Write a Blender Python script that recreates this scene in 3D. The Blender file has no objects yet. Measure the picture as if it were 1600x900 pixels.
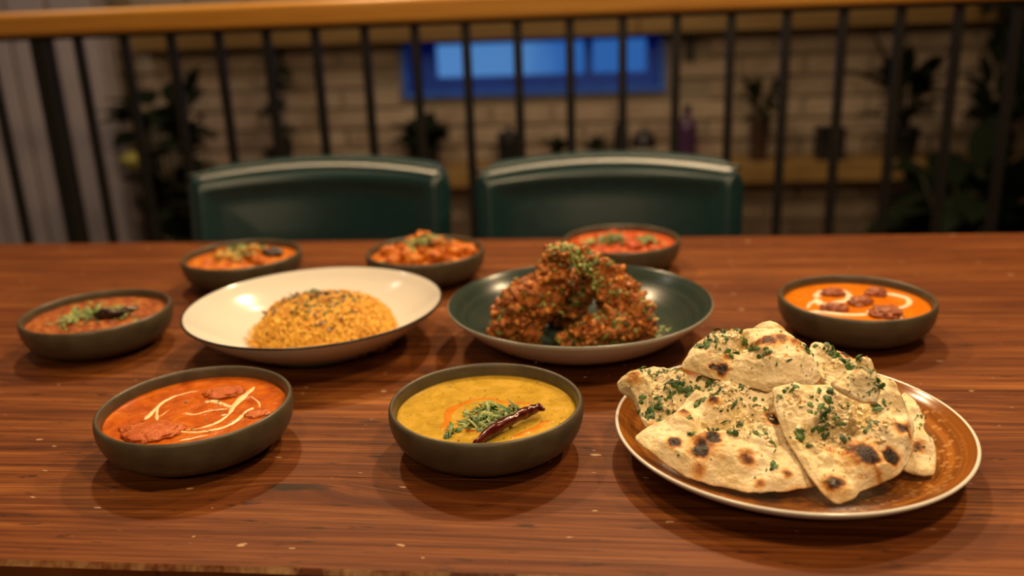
import bpy, bmesh, math, random
from mathutils import Vector, Matrix, noise, Euler
from mathutils.bvhtree import BVHTree
S = bpy.context.scene
COL = S.collection
R = math.radians
RND = random.Random(11)
ZT = 0.75                      # table top height

# ------------------------------------------------------------------ camera, world, lights, exposure
cam = bpy.data.cameras.new('camera')
cam.sensor_fit = 'HORIZONTAL'; cam.sensor_width = 36.0
cam.lens = 36.0 * 1379.38 / 1600.0
cam.clip_start = 0.02
cam.dof.use_dof = True
cam.dof.focus_distance = 0.67
cam.dof.aperture_fstop = 3.0
cam_o = bpy.data.objects.new('camera', cam); COL.objects.link(cam_o)
cam_o.matrix_world = (Matrix.Translation((0, 0, 1.0868)) @ Matrix.Rotation(R(6.4), 4, 'Z')
                      @ Matrix.Rotation(R(90 - 17.478), 4, 'X') @ Matrix.Rotation(R(-2.212), 4, 'Z'))
S.camera = cam_o
S.view_settings.view_transform = 'Standard'
S.view_settings.look = 'None'
S.view_settings.gamma = 1.0
S.view_settings.use_curve_mapping = False
S.view_settings.exposure = 0.0
w = bpy.data.worlds.new('world'); S.world = w; w.use_nodes = True
w.node_tree.nodes['Background'].inputs[0].default_value = (1.0, 0.72, 0.45, 1)
w.node_tree.nodes['Background'].inputs[1].default_value = 0.03
WARM = (1.0, 0.70, 0.39)
def lamp(name, loc, target, power, size=0.12, color=WARM, spread=170, kind='AREA', blend=.6):
    l = bpy.data.lights.new(name, kind)
    l.energy = power; l.color = color
    if kind == 'AREA':
        l.shape = 'DISK'; l.size = size; l.spread = R(spread)
    elif kind == 'SPOT':
        l.shadow_soft_size = size; l.spot_size = R(spread); l.spot_blend = blend
    o = bpy.data.objects.new(name, l); COL.objects.link(o)
    o.location = loc
    o.rotation_euler = (Vector(target) - Vector(loc)).to_track_quat('-Z', 'Y').to_euler()
    return o
# row of ceiling lamps beyond the table, lamps above the near side, a lamp for the brick wall
lamp('lamp_far_a', (-0.75, 1.75, 2.30), (-0.2, 0.7, .75), 15, .075)
lamp('lamp_far_b', (0.15, 1.85, 2.30), (0.1, 0.7, .75), 19, .075)
lamp('lamp_far_c', (1.05, 1.60, 2.30), (0.3, 0.5, .75), 13, .075)
lamp('lamp_near_a', (-0.45, 0.30, 2.45), (-.1, 0.6, .75), 7, .16)
lamp('lamp_near_b', (0.50, 0.25, 2.05), (.15, 0.45, .75), 10, .14)
lamp('lamp_behind_a', (-0.50, -1.55, 2.25), (-.3, 1.0, .75), 7, .16)
lamp('lamp_behind_b', (0.30, -1.65, 2.25), (.1, 1.0, .75), 8, .16)
lamp('lamp_wall_a', (0.0, 2.3, 2.75), (-0.1, 3.3, .7), 8, .25, (1.0, .76, .50))
lamp('lamp_left', (-2.0, 1.7, 2.7), (-2.2, 3.0, .8), 6, .3, (1.0, .84, .72))

# ------------------------------------------------------------------ helpers
def link(name, me, mats=(), parent=None, loc=None, rot=None, smooth=True):
    o = bpy.data.objects.new(name, me); COL.objects.link(o)
    for m in (mats if isinstance(mats, (list, tuple)) else [mats]):
        me.materials.append(m)
    if smooth:
        me.polygons.foreach_set('use_smooth', [True] * len(me.polygons))
    if parent: o.parent = parent
    if loc: o.location = loc
    if rot: o.rotation_euler = rot
    return o
def pmesh(name, v, f):
    me = bpy.data.meshes.new(name); me.from_pydata([tuple(p) for p in v], [], f); me.update(); return me
def tag(o, label=None, cat=None, group=None, kind=None):
    if label: o['label'] = label
    if cat: o['category'] = cat
    if group: o['group'] = group
    if kind: o['kind'] = kind
    return o
def empty(name, loc, rz=0):
    o = bpy.data.objects.new(name, None); COL.objects.link(o); o.location = loc; o.rotation_euler = (0, 0, rz)
    o.empty_display_size = .05
    return o
def lathe(name, prof, segs=96, closed=False):
    """profile of (r, z); r == 0 becomes a pole"""
    v, f, rings = [], [], []
    for r, z in prof:
        if r <= 1e-6:
            rings.append([len(v)]); v.append((0, 0, z))
        else:
            rings.append(list(range(len(v), len(v) + segs)))
            v += [(r * math.cos(2 * math.pi * k / segs), r * math.sin(2 * math.pi * k / segs), z) for k in range(segs)]
    for a, b in zip(rings, rings[1:]):
        for k in range(segs):
            k2 = (k + 1) % segs
            if len(a) == 1: f.append((a[0], b[k2], b[k])) if len(b) > 1 else None
            elif len(b) == 1: f.append((a[k], a[k2], b[0]))
            else: f.append((a[k], a[k2], b[k2], b[k]))
    return pmesh(name, v, f)
def smooth_prof(pts, n=6):
    out = []
    P = [pts[0]] + list(pts) + [pts[-1]]
    for i in range(1, len(P) - 2):
        for k in range(n):
            t = k / n
            out.append(tuple(cr(P[i-1][j], P[i][j], P[i+1][j], P[i+2][j], t) for j in range(len(pts[0]))))
    out.append(tuple(pts[-1]))
    return out
def cr(a, b, c, d, t):
    return .5 * ((2*b) + (-a + c) * t + (2*a - 5*b + 4*c - d) * t*t + (-a + 3*b - 3*c + d) * t**3)
def add_box(v, f, c, s, M=None):
    i = len(v)
    for z in (-.5, .5):
        for y in (-.5, .5):
            for x in (-.5, .5):
                p = Vector((x * s[0], y * s[1], z * s[2]))
                if M: p = M @ p
                v.append((p.x + c[0], p.y + c[1], p.z + c[2]))
    f += [tuple(i + k for k in q) for q in ((0,2,3,1),(4,5,7,6),(0,1,5,4),(2,6,7,3),(0,4,6,2),(1,3,7,5))]
def box_mesh(name, c, s, bevel=0, segs=2):
    bm = bmesh.new(); bmesh.ops.create_cube(bm, size=1)
    for p in bm.verts: p.co = Vector((p.co.x * s[0] + c[0], p.co.y * s[1] + c[1], p.co.z * s[2] + c[2]))
    if bevel: bmesh.ops.bevel(bm, geom=bm.edges[:], offset=bevel, segments=segs, affect='EDGES', profile=.5)
    me = bpy.data.meshes.new(name); bm.to_mesh(me); bm.free(); return me
def tube(v, f, pts, rad, segs=10, cap=True, wob=0):
    """tube along points with a radius for each"""
    n = len(pts); base = len(v)
    P = [Vector(p) for p in pts]
    up = Vector((0, 0, 1)); prev = None
    for i in range(n):
        t = (P[min(i+1, n-1)] - P[max(i-1, 0)]).normalized()
        if prev is None:
            a = t.cross(up)
            if a.length < .1: a = t.cross(Vector((1, 0, 0)))
            a.normalize()
        else:
            a = (prev - t * prev.dot(t)).normalized()
        prev = a; b = t.cross(a)
        r = rad[i] if isinstance(rad, (list, tuple)) else rad
        for k in range(segs):
            an = 2 * math.pi * k / segs
            rr = r
            if wob: rr = r * (1 + wob * noise.noise(Vector((math.cos(an) * 1.3 + i * .35, math.sin(an) * 1.3, i * .21))))
            q = P[i] + a * math.cos(an) * rr + b * math.sin(an) * rr
            v.append(tuple(q))
    for i in range(n - 1):
        for k in range(segs):
            k2 = (k + 1) % segs
            f.append((base + i*segs + k, base + i*segs + k2, base + (i+1)*segs + k2, base + (i+1)*segs + k))
    if cap:
        f.append(tuple(base + k for k in reversed(range(segs))))
        f.append(tuple(base + (n-1)*segs + k for k in range(segs)))
def fbm(x, y, z, o=4): return noise.fractal(Vector((x, y, z)), 1.0, 2.0, o)
def blob(name, c, rad, amp=.15, freq=60, sub=4, seed=0, M=None):
    bm = bmesh.new(); bmesh.ops.create_icosphere(bm, subdivisions=sub, radius=1)
    for p in bm.verts:
        d = 1 + amp * fbm(p.co.x * freq / 60 * 1.6 + seed, p.co.y * freq / 60 * 1.6, p.co.z * freq / 60 * 1.6 + seed * .7, 4)
        q = Vector((p.co.x * rad[0], p.co.y * rad[1], p.co.z * rad[2])) * d
        if M: q = M @ q
        p.co = q + Vector(c)
    me = bpy.data.meshes.new(name); bm.to_mesh(me); bm.free(); return me

# ------------------------------------------------------------------ materials
class NT:
    def __init__(s, name):
        s.m = bpy.data.materials.new(name); s.m.use_nodes = True
        s.t = s.m.node_tree; s.b = s.t.nodes['Principled BSDF']; s.out = s.t.nodes['Material Output']
    def n(s, typ, **kw):
        nd = s.t.nodes.new(typ)
        for k, v in kw.items():
            if k == 'inp':
                for i, x in v.items(): nd.inputs[i].default_value = x
            else: setattr(nd, k, v)
        return nd
    def l(s, a, b): s.t.links.new(a, b)
    def coord(s, kind='Object', scale=(1,1,1), loc=(0,0,0)):
        tc = s.n('ShaderNodeTexCoord'); mp = s.n('ShaderNodeMapping')
        mp.inputs['Scale'].default_value = scale; mp.inputs['Location'].default_value = loc
        s.l(tc.outputs[kind], mp.inputs[0]); return mp.outputs[0]
    def noise(s, vec, scale, detail=4, rough=.55, dist=0):
        nd = s.n('ShaderNodeTexNoise'); nd.inputs['Scale'].default_value = scale; nd.inputs['Detail'].default_value = detail
        nd.inputs['Roughness'].default_value = rough; nd.inputs['Distortion'].default_value = dist
        if vec is not None: s.l(vec, nd.inputs['Vector'])
        return nd.outputs['Fac']
    def ramp(s, fac, stops, interp='LINEAR'):
        nd = s.n('ShaderNodeValToRGB'); e = nd.color_ramp.elements; nd.color_ramp.interpolation = interp
        while len(e) < len(stops): e.new(.5)
        for el, (p, c) in zip(e, stops):
            el.position = p; el.color = (tuple(c) + (1,)) if not isinstance(c, (int, float)) else (c, c, c, 1)
        s.l(fac, nd.inputs[0]); return nd.outputs[0]
    def mix(s, fac, a, b, mode='MIX'):
        nd = s.n('ShaderNodeMix', data_type='RGBA', blend_type=mode)
        for sock, x in ((nd.inputs[0], fac), (nd.inputs[6], a), (nd.inputs[7], b)):
            if isinstance(x, (int, float)): sock.default_value = x
            elif isinstance(x, tuple): sock.default_value = x + (1,) if len(x) == 3 else x
            else: s.l(x, sock)
        return nd.outputs[2]
    def math(s, op, a, b=None, c=None):
        nd = s.n('ShaderNodeMath', operation=op)
        for sock, x in zip(nd.inputs, (a, b, c)):
            if x is None: continue
            if isinstance(x, (int, float)): sock.default_value = x
            else: s.l(x, sock)
        return nd.outputs[0]
    def bump(s, h, strength=.3, dist=.001):
        nd = s.n('ShaderNodeBump'); nd.inputs['Strength'].default_value = strength; nd.inputs['Distance'].default_value = dist
        s.l(h, nd.inputs['Height']); s.l(nd.outputs[0], s.b.inputs['Normal']); return nd
    def set(s, base=None, rough=None, metal=None, spec=None, sss=None, sssr=None, coat=None):
        for k, x in (('Base Color', base), ('Roughness', rough), ('Metallic', metal), ('Specular IOR Level', spec), ('Subsurface Weight', sss), ('Coat Weight', coat)):
            if x is None: continue
            if isinstance(x, (int, float)): s.b.inputs[k].default_value = x
            elif isinstance(x, tuple): s.b.inputs[k].default_value = x + (1,)
            else: s.l(x, s.b.inputs[k])
        if sssr: s.b.inputs['Subsurface Radius'].default_value = sssr; s.b.inputs['Subsurface Scale'].default_value = 1.0
        return s
def simple(name, col, rough=.5, metal=0, var=.15, scale=40, bump=0, bdist=.001, spec=None, col2=None, detail=4):
    t = NT(name); v = t.coord()
    nz = t.noise(v, scale, detail)
    c2 = col2 or tuple(max(0, x * (1 - var * 2)) for x in col)
    t.set(t.ramp(nz, [(.3, c2), (.7, col)]), rough, metal, spec)
    if bump: t.bump(nz, bump, bdist)
    return t.m
M = {}
# wood of the table: brushed grain along x that bends round a few knots, pale nicks
def table_wood(name, worn=False):
    t = NT(name)
    tc = t.n('ShaderNodeTexCoord'); oi = t.n('ShaderNodeObjectInfo')
    sep = t.n('ShaderNodeSeparateXYZ'); t.l(tc.outputs['Object'], sep.inputs[0])
    x, y = sep.outputs[0], sep.outputs[1]
    yy = y
    for kx, ky, rx, ry, amp in ((-.232, .572, .085, .020, .030), (.60, .60, .10, .03, .03), (.02, 1.0, .10, .025, .03), (-.75, .80, .12, .03, .03), (.33, .70, .10, .022, -.022)):
        dx = t.math('MULTIPLY', t.math('SUBTRACT', x, kx), 1 / rx); dy = t.math('MULTIPLY', t.math('SUBTRACT', y, ky), 1 / ry)
        d2 = t.math('ADD', t.math('MULTIPLY', dx, dx), t.math('MULTIPLY', dy, dy))
        g = t.math('DIVIDE', amp, t.math('ADD', d2, 1.0))
        yy = t.math('SUBTRACT', yy, g)
    cmb = t.n('ShaderNodeCombineXYZ'); t.l(x, cmb.inputs[0]); t.l(yy, cmb.inputs[1]); t.l(t.math('MULTIPLY', oi.outputs['Random'], 9.0), cmb.inputs[2])
    def stretched(sx, sy, scale, detail=5, rough=.6, dist=.0):
        mp = t.n('ShaderNodeMapping'); mp.inputs['Scale'].default_value = (sx, sy, 1); t.l(cmb.outputs[0], mp.inputs[0])
        return t.noise(mp.outputs[0], scale, detail, rough, dist)
    ga = stretched(3.2, 130, 1.0, 7, .70, .25); gb = stretched(1.5, 38, 1.0, 4, .6, .4)      # growth rings
    g1 = t.math('ADD', t.math('MULTIPLY', ga, .6), t.math('MULTIPLY', gb, .4))
    g2 = stretched(9, 300, 1.0, 3, .6)            # fine brushed fibres
    g3 = stretched(1.3, 9, 1.0, 3, .5)            # broad tone
    g4 = stretched(26, 130, 1.0, 4, .65)          # dark flecks
    base = t.ramp(g1, [(.33, (.036, .0085, .0018)), (.44, (.115, .031, .0060)), (.52, (.205, .062, .0125)), (.64, (.36, .130, .030))])
    base = t.mix(t.ramp(g2, [(.36, .65), (.54, 0.)]), base, (.045, .010, .002))
    base = t.mix(t.ramp(g3, [(.35, .60), (.62, 0.)]), base, (.085, .019, .004))
    base = t.mix(t.ramp(g4, [(.30, .85), (.40, 0.)]), base, (.018, .006, .003))
    # knot hearts
    for kx, ky, rx, ry in ((-.232, .569, .030, .0065), (.60, .60, .02, .008), (-.75, .80, .02, .008), (-.205, .680, .014, .003)):
        dx = t.math('MULTIPLY', t.math('SUBTRACT', x, kx), 1 / rx); dy = t.math('MULTIPLY', t.math('SUBTRACT', y, ky), 1 / ry)
        d2 = t.math('ADD', t.math('ADD', t.math('MULTIPLY', dx, dx), t.math('MULTIPLY', dy, dy)), t.math('MULTIPLY', t.math('SUBTRACT', g4, .5), 3.0))
        base = t.mix(t.ramp(d2, [(.2, .9), (1.0, 0.)]), base, (.022, .010, .006))
    nick = stretched(55, 150, 1.0, 2, .4)
    base = t.mix(t.ramp(nick, [(.738, 0.), (.76, .85)]), base, (.50, .32, .18))
    if worn:
        base = t.mix(t.ramp(stretched(30, 30, 1.0, 4, .7), [(.44, 0.), (.60, .75)]), base, (.40, .22, .10))
    t.set(base, t.ramp(g1, [(.3, .58), (.7, .42)]), spec=.17)
    h = t.math('ADD', t.math('MULTIPLY', g1, 1.0), t.math('MULTIPLY', g2, .55))
    t.bump(h, .55, .0011)
    return t.m
M['table'] = table_wood('table_wood'); M['table_edge'] = table_wood('table_worn_edge', True)
M['stone'] = simple('olive_stoneware', (.092, .074, .045), .36, var=.18, scale=55, bump=.15, bdist=.0006, spec=.4)
M['white_glaze'] = simple('white_glaze', (.70, .67, .61), .14, var=.03, scale=12)
M['dark_rim'] = simple('dark_rim_glaze', (.022, .02, .02), .3)
def ringed(name, a, b, c, ringscale, rough):
    t = NT(name); v = t.coord()
    sep = t.n('ShaderNodeSeparateXYZ'); t.l(v, sep.inputs[0])
    rr = t.math('SQRT', t.math('ADD', t.math('MULTIPLY', sep.outputs[0], sep.outputs[0]), t.math('MULTIPLY', sep.outputs[1], sep.outputs[1])))
    cm = t.n('ShaderNodeCombineXYZ'); t.l(t.math('ADD', t.math('MULTIPLY', rr, ringscale), t.math('MULTIPLY', t.noise(v, 8, 2), .5)), cm.inputs[0])
    ring = t.noise(cm.outputs[0], 1.0, 3)
    t.set(t.ramp(ring, [(.3, a), (.5, b), (.72, c)]), rough)
    t.bump(ring, .12, .0006)
    return t, v, rr
M['green_glaze'] = ringed('green_glaze', (.010, .020, .015), (.019, .033, .026), (.034, .052, .040), 140, .24)[0].m
# reactive brown glaze with ring of pale flecks and a dark streaky centre
t, v, rr = ringed('brown_reactive_glaze', (.12, .035, .004), (.25, .080, .009), (.40, .15, .020), 160, .17)
old = t.b.inputs['Base Color'].links[0].from_socket
vo = t.n('ShaderNodeTexVoronoi'); vo.inputs['Scale'].default_value = 150; vo.inputs['Randomness'].default_value = .85; t.l(v, vo.inputs['Vector'])
fl = t.ramp(vo.outputs['Distance'], [(.28, 1.), (.40, 0.)])
band = t.ramp(t.math('ADD', rr, t.math('MULTIPLY', t.noise(v, 9, 3), .03)), [(.088, 0.), (.100, 1.), (.132, 1.), (.142, .0)])
patch = t.ramp(t.noise(v, 14, 3), [(.42, 0.), (.56, 1.)])
c1 = t.mix(t.math('MULTIPLY', t.math('MULTIPLY', fl, band), patch), old, (.42, .20, .055))
dk = t.ramp(t.math('ADD', rr, t.math('MULTIPLY', t.noise(v, 22, 4), .045)), [(.112, 1.), (.134, 0.)])
mot = t.ramp(t.noise(v, 45, 4), [(.40, 1.), (.62, .3)])
c1 = t.mix(t.math('MULTIPLY', dk, mot), c1, (.030, .015, .011))
t.set(c1); M['brown_glaze'] = t.m

def naan_mat():
    t = NT('naan_bread'); v = t.coord()
    at = t.n('ShaderNodeAttribute', attribute_name='char')
    n1 = t.noise(v, 38, 4); n2 = t.noise(v, 220, 4, .6); n3 = t.noise(v, 110, 3)
    base = t.ramp(n1, [(.32, (.60, .45, .215)), (.50, (.73, .585, .345)), (.68, (.83, .70, .48))])
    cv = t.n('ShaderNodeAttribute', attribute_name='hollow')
    base = t.mix(t.math('MULTIPLY', cv.outputs['Fac'], .85), base, (.53, .385, .135))  # low areas painted darker yellow: soaked butter plus crease shade that brings out relief
    base = t.mix(t.ramp(n2, [(.55, 0.), (.75, .3)]), base, (.80, .68, .47))
    ch = t.math('ADD', at.outputs['Fac'], t.math('MULTIPLY', t.math('SUBTRACT', n3, .5), t.math('MULTIPLY', t.math('MINIMUM', at.outputs['Fac'], .5), .9)))
    # faint freckles of browning
    fr = t.ramp(t.noise(v, 75, 3, .6), [(.66, 0.), (.76, .40)])
    ch = t.math('MAXIMUM', ch, fr)
    sc = t.ramp(ch, [(.08, (1, 1, 1)), (.22, (.90, .64, .36)), (.38, (.56, .27, .11)), (.55, (.16, .065, .032)), (.72, (.030, .017, .013))])
    c = t.mix(1.0, base, sc, 'MULTIPLY')
    t.set(c, t.ramp(n1, [(.3, .36), (.6, .58)]), spec=.4, sss=.06, sssr=(.006, .003, .0015))
    t.bump(t.math('ADD', t.math('MULTIPLY', n3, 1.0), t.math('MULTIPLY', n2, .8)), .8, .0018)
    return t.m
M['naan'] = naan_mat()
def leaf_mat(name, a, b, rough=.45):
    t = NT(name); g = t.n('ShaderNodeNewGeometry')
    t.set(t.ramp(g.outputs['Random Per Island'], [(0., a), (1., b)]), rough); return t.m
M['herb'] = leaf_mat('chopped_coriander', (.010, .036, .004), (.070, .160, .022))
M['herb_pale'] = leaf_mat('pale_coriander', (.10, .16, .03), (.36, .40, .10))
M['garlic'] = leaf_mat('garlic_bits', (.66, .50, .26), (.85, .72, .46))
M['cream'] = simple('cream_swirl', (.90, .68, .36), .3, var=.10, scale=120, spec=.5)
M['cream_white'] = simple('white_cream', (.92, .76, .56), .3, var=.08, scale=90)
def sauce(name, a, b, c, scale=60, rough=.2, speck=None, bump=.5, bd=.0012, oil=None):
    t = NT(name); v = t.coord()
    n1 = t.noise(v, scale, 5, .6, .6); n2 = t.noise(v, scale * 5, 3, .6)
    col = t.ramp(n1, [(.30, a), (.50, b), (.70, c)])
    if oil: col = t.mix(t.ramp(t.noise(v, scale * .35, 3), [(.52, 0.), (.64, .8)]), col, oil)
    if speck:
        vo = t.n('ShaderNodeTexVoronoi'); vo.inputs['Scale'].default_value = scale * 3; t.l(v, vo.inputs['Vector'])
        sp = t.math('MULTIPLY', t.ramp(vo.outputs['Distance'], [(.10, 1.), (.20, 0.)]), t.ramp(t.noise(v, scale * 1.5, 2), [(.52, 0.), (.60, 1.)]))
        col = t.mix(sp, col, speck)
    t.set(col, rough, spec=.32)
    t.bump(t.math('ADD', n1, t.math('MULTIPLY', n2, .6)), bump, bd)
    return t.m
M['s_tomato'] = sauce('tomato_sauce', (.32, .052, .001), (.47, .096, .002), (.58, .155, .007), 60, .24, (.20, .03, .006))
M['s_dal'] = sauce('yellow_dal', (.34, .205, .012), (.47, .29, .024), (.56, .35, .050), 75, .24, (.20, .09, .015), .45)
M['s_oil'] = sauce('chilli_oil', (.50, .135, .008), (.56, .19, .014), (.60, .26, .03), 70, .16, None, .3)
M['s_butter'] = sauce('orange_butter_sauce', (.54, .135, .0015), (.61, .165, .002), (.67, .20, .005), 40, .22, None, .2)
M['s_masala'] = sauce('coarse_masala', (.12, .022, .003), (.34, .075, .006), (.62, .24, .045), 130, .3, (.16, .03, .01), 1.0, .0025)
M['s_orange'] = sauce('orange_masala', (.26, .040, .002), (.56, .135, .004), (.74, .29, .018), 80, .25, None, .8, .002)
M['s_red'] = sauce('red_masala', (.34, .036, .004), (.52, .075, .008), (.62, .15, .025), 80, .25, None, .8, .002)
M['chunk_pink'] = sauce('sauced_chicken', (.34, .050, .004), (.50, .110, .018), (.60, .18, .045), 110, .3, (.12, .03, .01), .9, .002)
M['kofta'] = sauce('brown_paneer', (.16, .040, .014), (.30, .085, .034), (.42, .14, .06), 100, .35, None, .8, .0015)
M['fry'] = sauce('spiced_crust', (.085, .020, .003), (.32, .085, .010), (.58, .21, .030), 120, .36, (.60, .22, .05), 1.0, .003)
M['crumb'] = leaf_mat('masala_crumbs', (.26, .050, .006), (.72, .27, .045), .4)
M['chilli'] = simple('dried_chilli', (.090, .006, .005), .16, var=.35, scale=160, bump=.6, bdist=.0015, spec=.6)
M['onion'] = simple('fried_onion', (.14, .045, .008), .4, scale=90)
M['dark_veg'] = simple('dark_fried_spice', (.035, .014, .010), .25, scale=90)
M['veg'] = leaf_mat('cut_vegetables', (.55, .30, .05), (.75, .45, .10), .4)
M['rice'] = leaf_mat('rice_grains', (.60, .235, .010), (.96, .60, .085), .42)
M['rice_base'] = simple('rice_core', (.36, .13, .008), .6, scale=200, bump=.8, bdist=.002)
M['leather'] = simple('green_leather', (.008, .038, .042), .30, var=.12, scale=70, bump=.12, bdist=.0006, spec=.6)
M['piping'] = simple('leather_piping', (.010, .034, .034), .30, spec=.6)
M['chair_wood'] = simple('dark_chair_wood', (.03, .016, .009), .4, scale=30)
M['metal'] = simple('black_painted_steel', (.012, .011, .010), .45, var=.1, scale=60)
def plain_wood(name, cols, rough=.4, sx=2, sy=40):
    t = NT(name); v = t.coord(scale=(sx, sy, sy))
    n = t.noise(v, 1.0, 5, .6, .4)
    t.set(t.ramp(n, [(.3, cols[0]), (.5, cols[1]), (.7, cols[2])]), rough); t.bump(n, .2, .001); return t.m
M['rail'] = plain_wood('oak_handrail', ((.40, .165, .022), (.56, .26, .040), (.66, .34, .065)), .34)
M['shelf'] = plain_wood('pale_shelf_wood', ((.17, .095, .025), (.24, .14, .040), (.32, .20, .065)), .5)
M['floor'] = plain_wood('dark_floor', ((.03, .014, .007), (.055, .026, .012), (.08, .04, .02)), .4, 20, 1.5)
M['mortar'] = simple('mortar', (.40, .33, .25), .9, scale=60, bump=.4, bdist=.002)
def brick_mat():
    t = NT('pale_brick'); v = t.coord(); oi = t.n('ShaderNodeObjectInfo')
    c = t.ramp(oi.outputs['Random'], [(0., (.30, .215, .15)), (.35, (.40, .30, .215)), (.7, (.45, .345, .255)), (1., (.33, .225, .16))])
    c = t.mix(t.ramp(t.noise(v, 25, 4), [(.4, 0.), (.7, .5)]), c, (.50, .42, .33))
    t.set(c, .85); t.bump(t.noise(v, 80, 4), .4, .003); return t.m
M['brick'] = brick_mat()
M['plaster'] = simple('mauve_grey_paint', (.46, .40, .41), .6, var=.05, scale=6)
M['ceiling'] = simple('ceiling_paint', (.10, .09, .08), .8)
M['blue_frame'] = simple('blue_window_frame', (.05, .20, .95), .5)
M['pot_black'] = simple('black_pot', (.014, .013, .013), .4)
M['pot_brown'] = simple('brown_vase', (.06, .032, .018), .4)
M['leaf'] = simple('dark_leaf', (.008, .015, .005), .8, spec=.15, var=.25, scale=30)
M['leaf2'] = simple('olive_leaf', (.030, .036, .008), .8, spec=.15, var=.25, scale=30)
M['stem'] = simple('plant_stem', (.05, .04, .018), .6)
M['yellow'] = simple('yellow_bloom', (.30, .27, .05), .5)
M['purple'] = simple('purple_bottle', (.085, .035, .10), .25)
M['glass_dark'] = simple('dark_bottle', (.02, .016, .014), .15)
M['white_ball'] = simple('white_ornament', (.55, .50, .46), .5)
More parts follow.
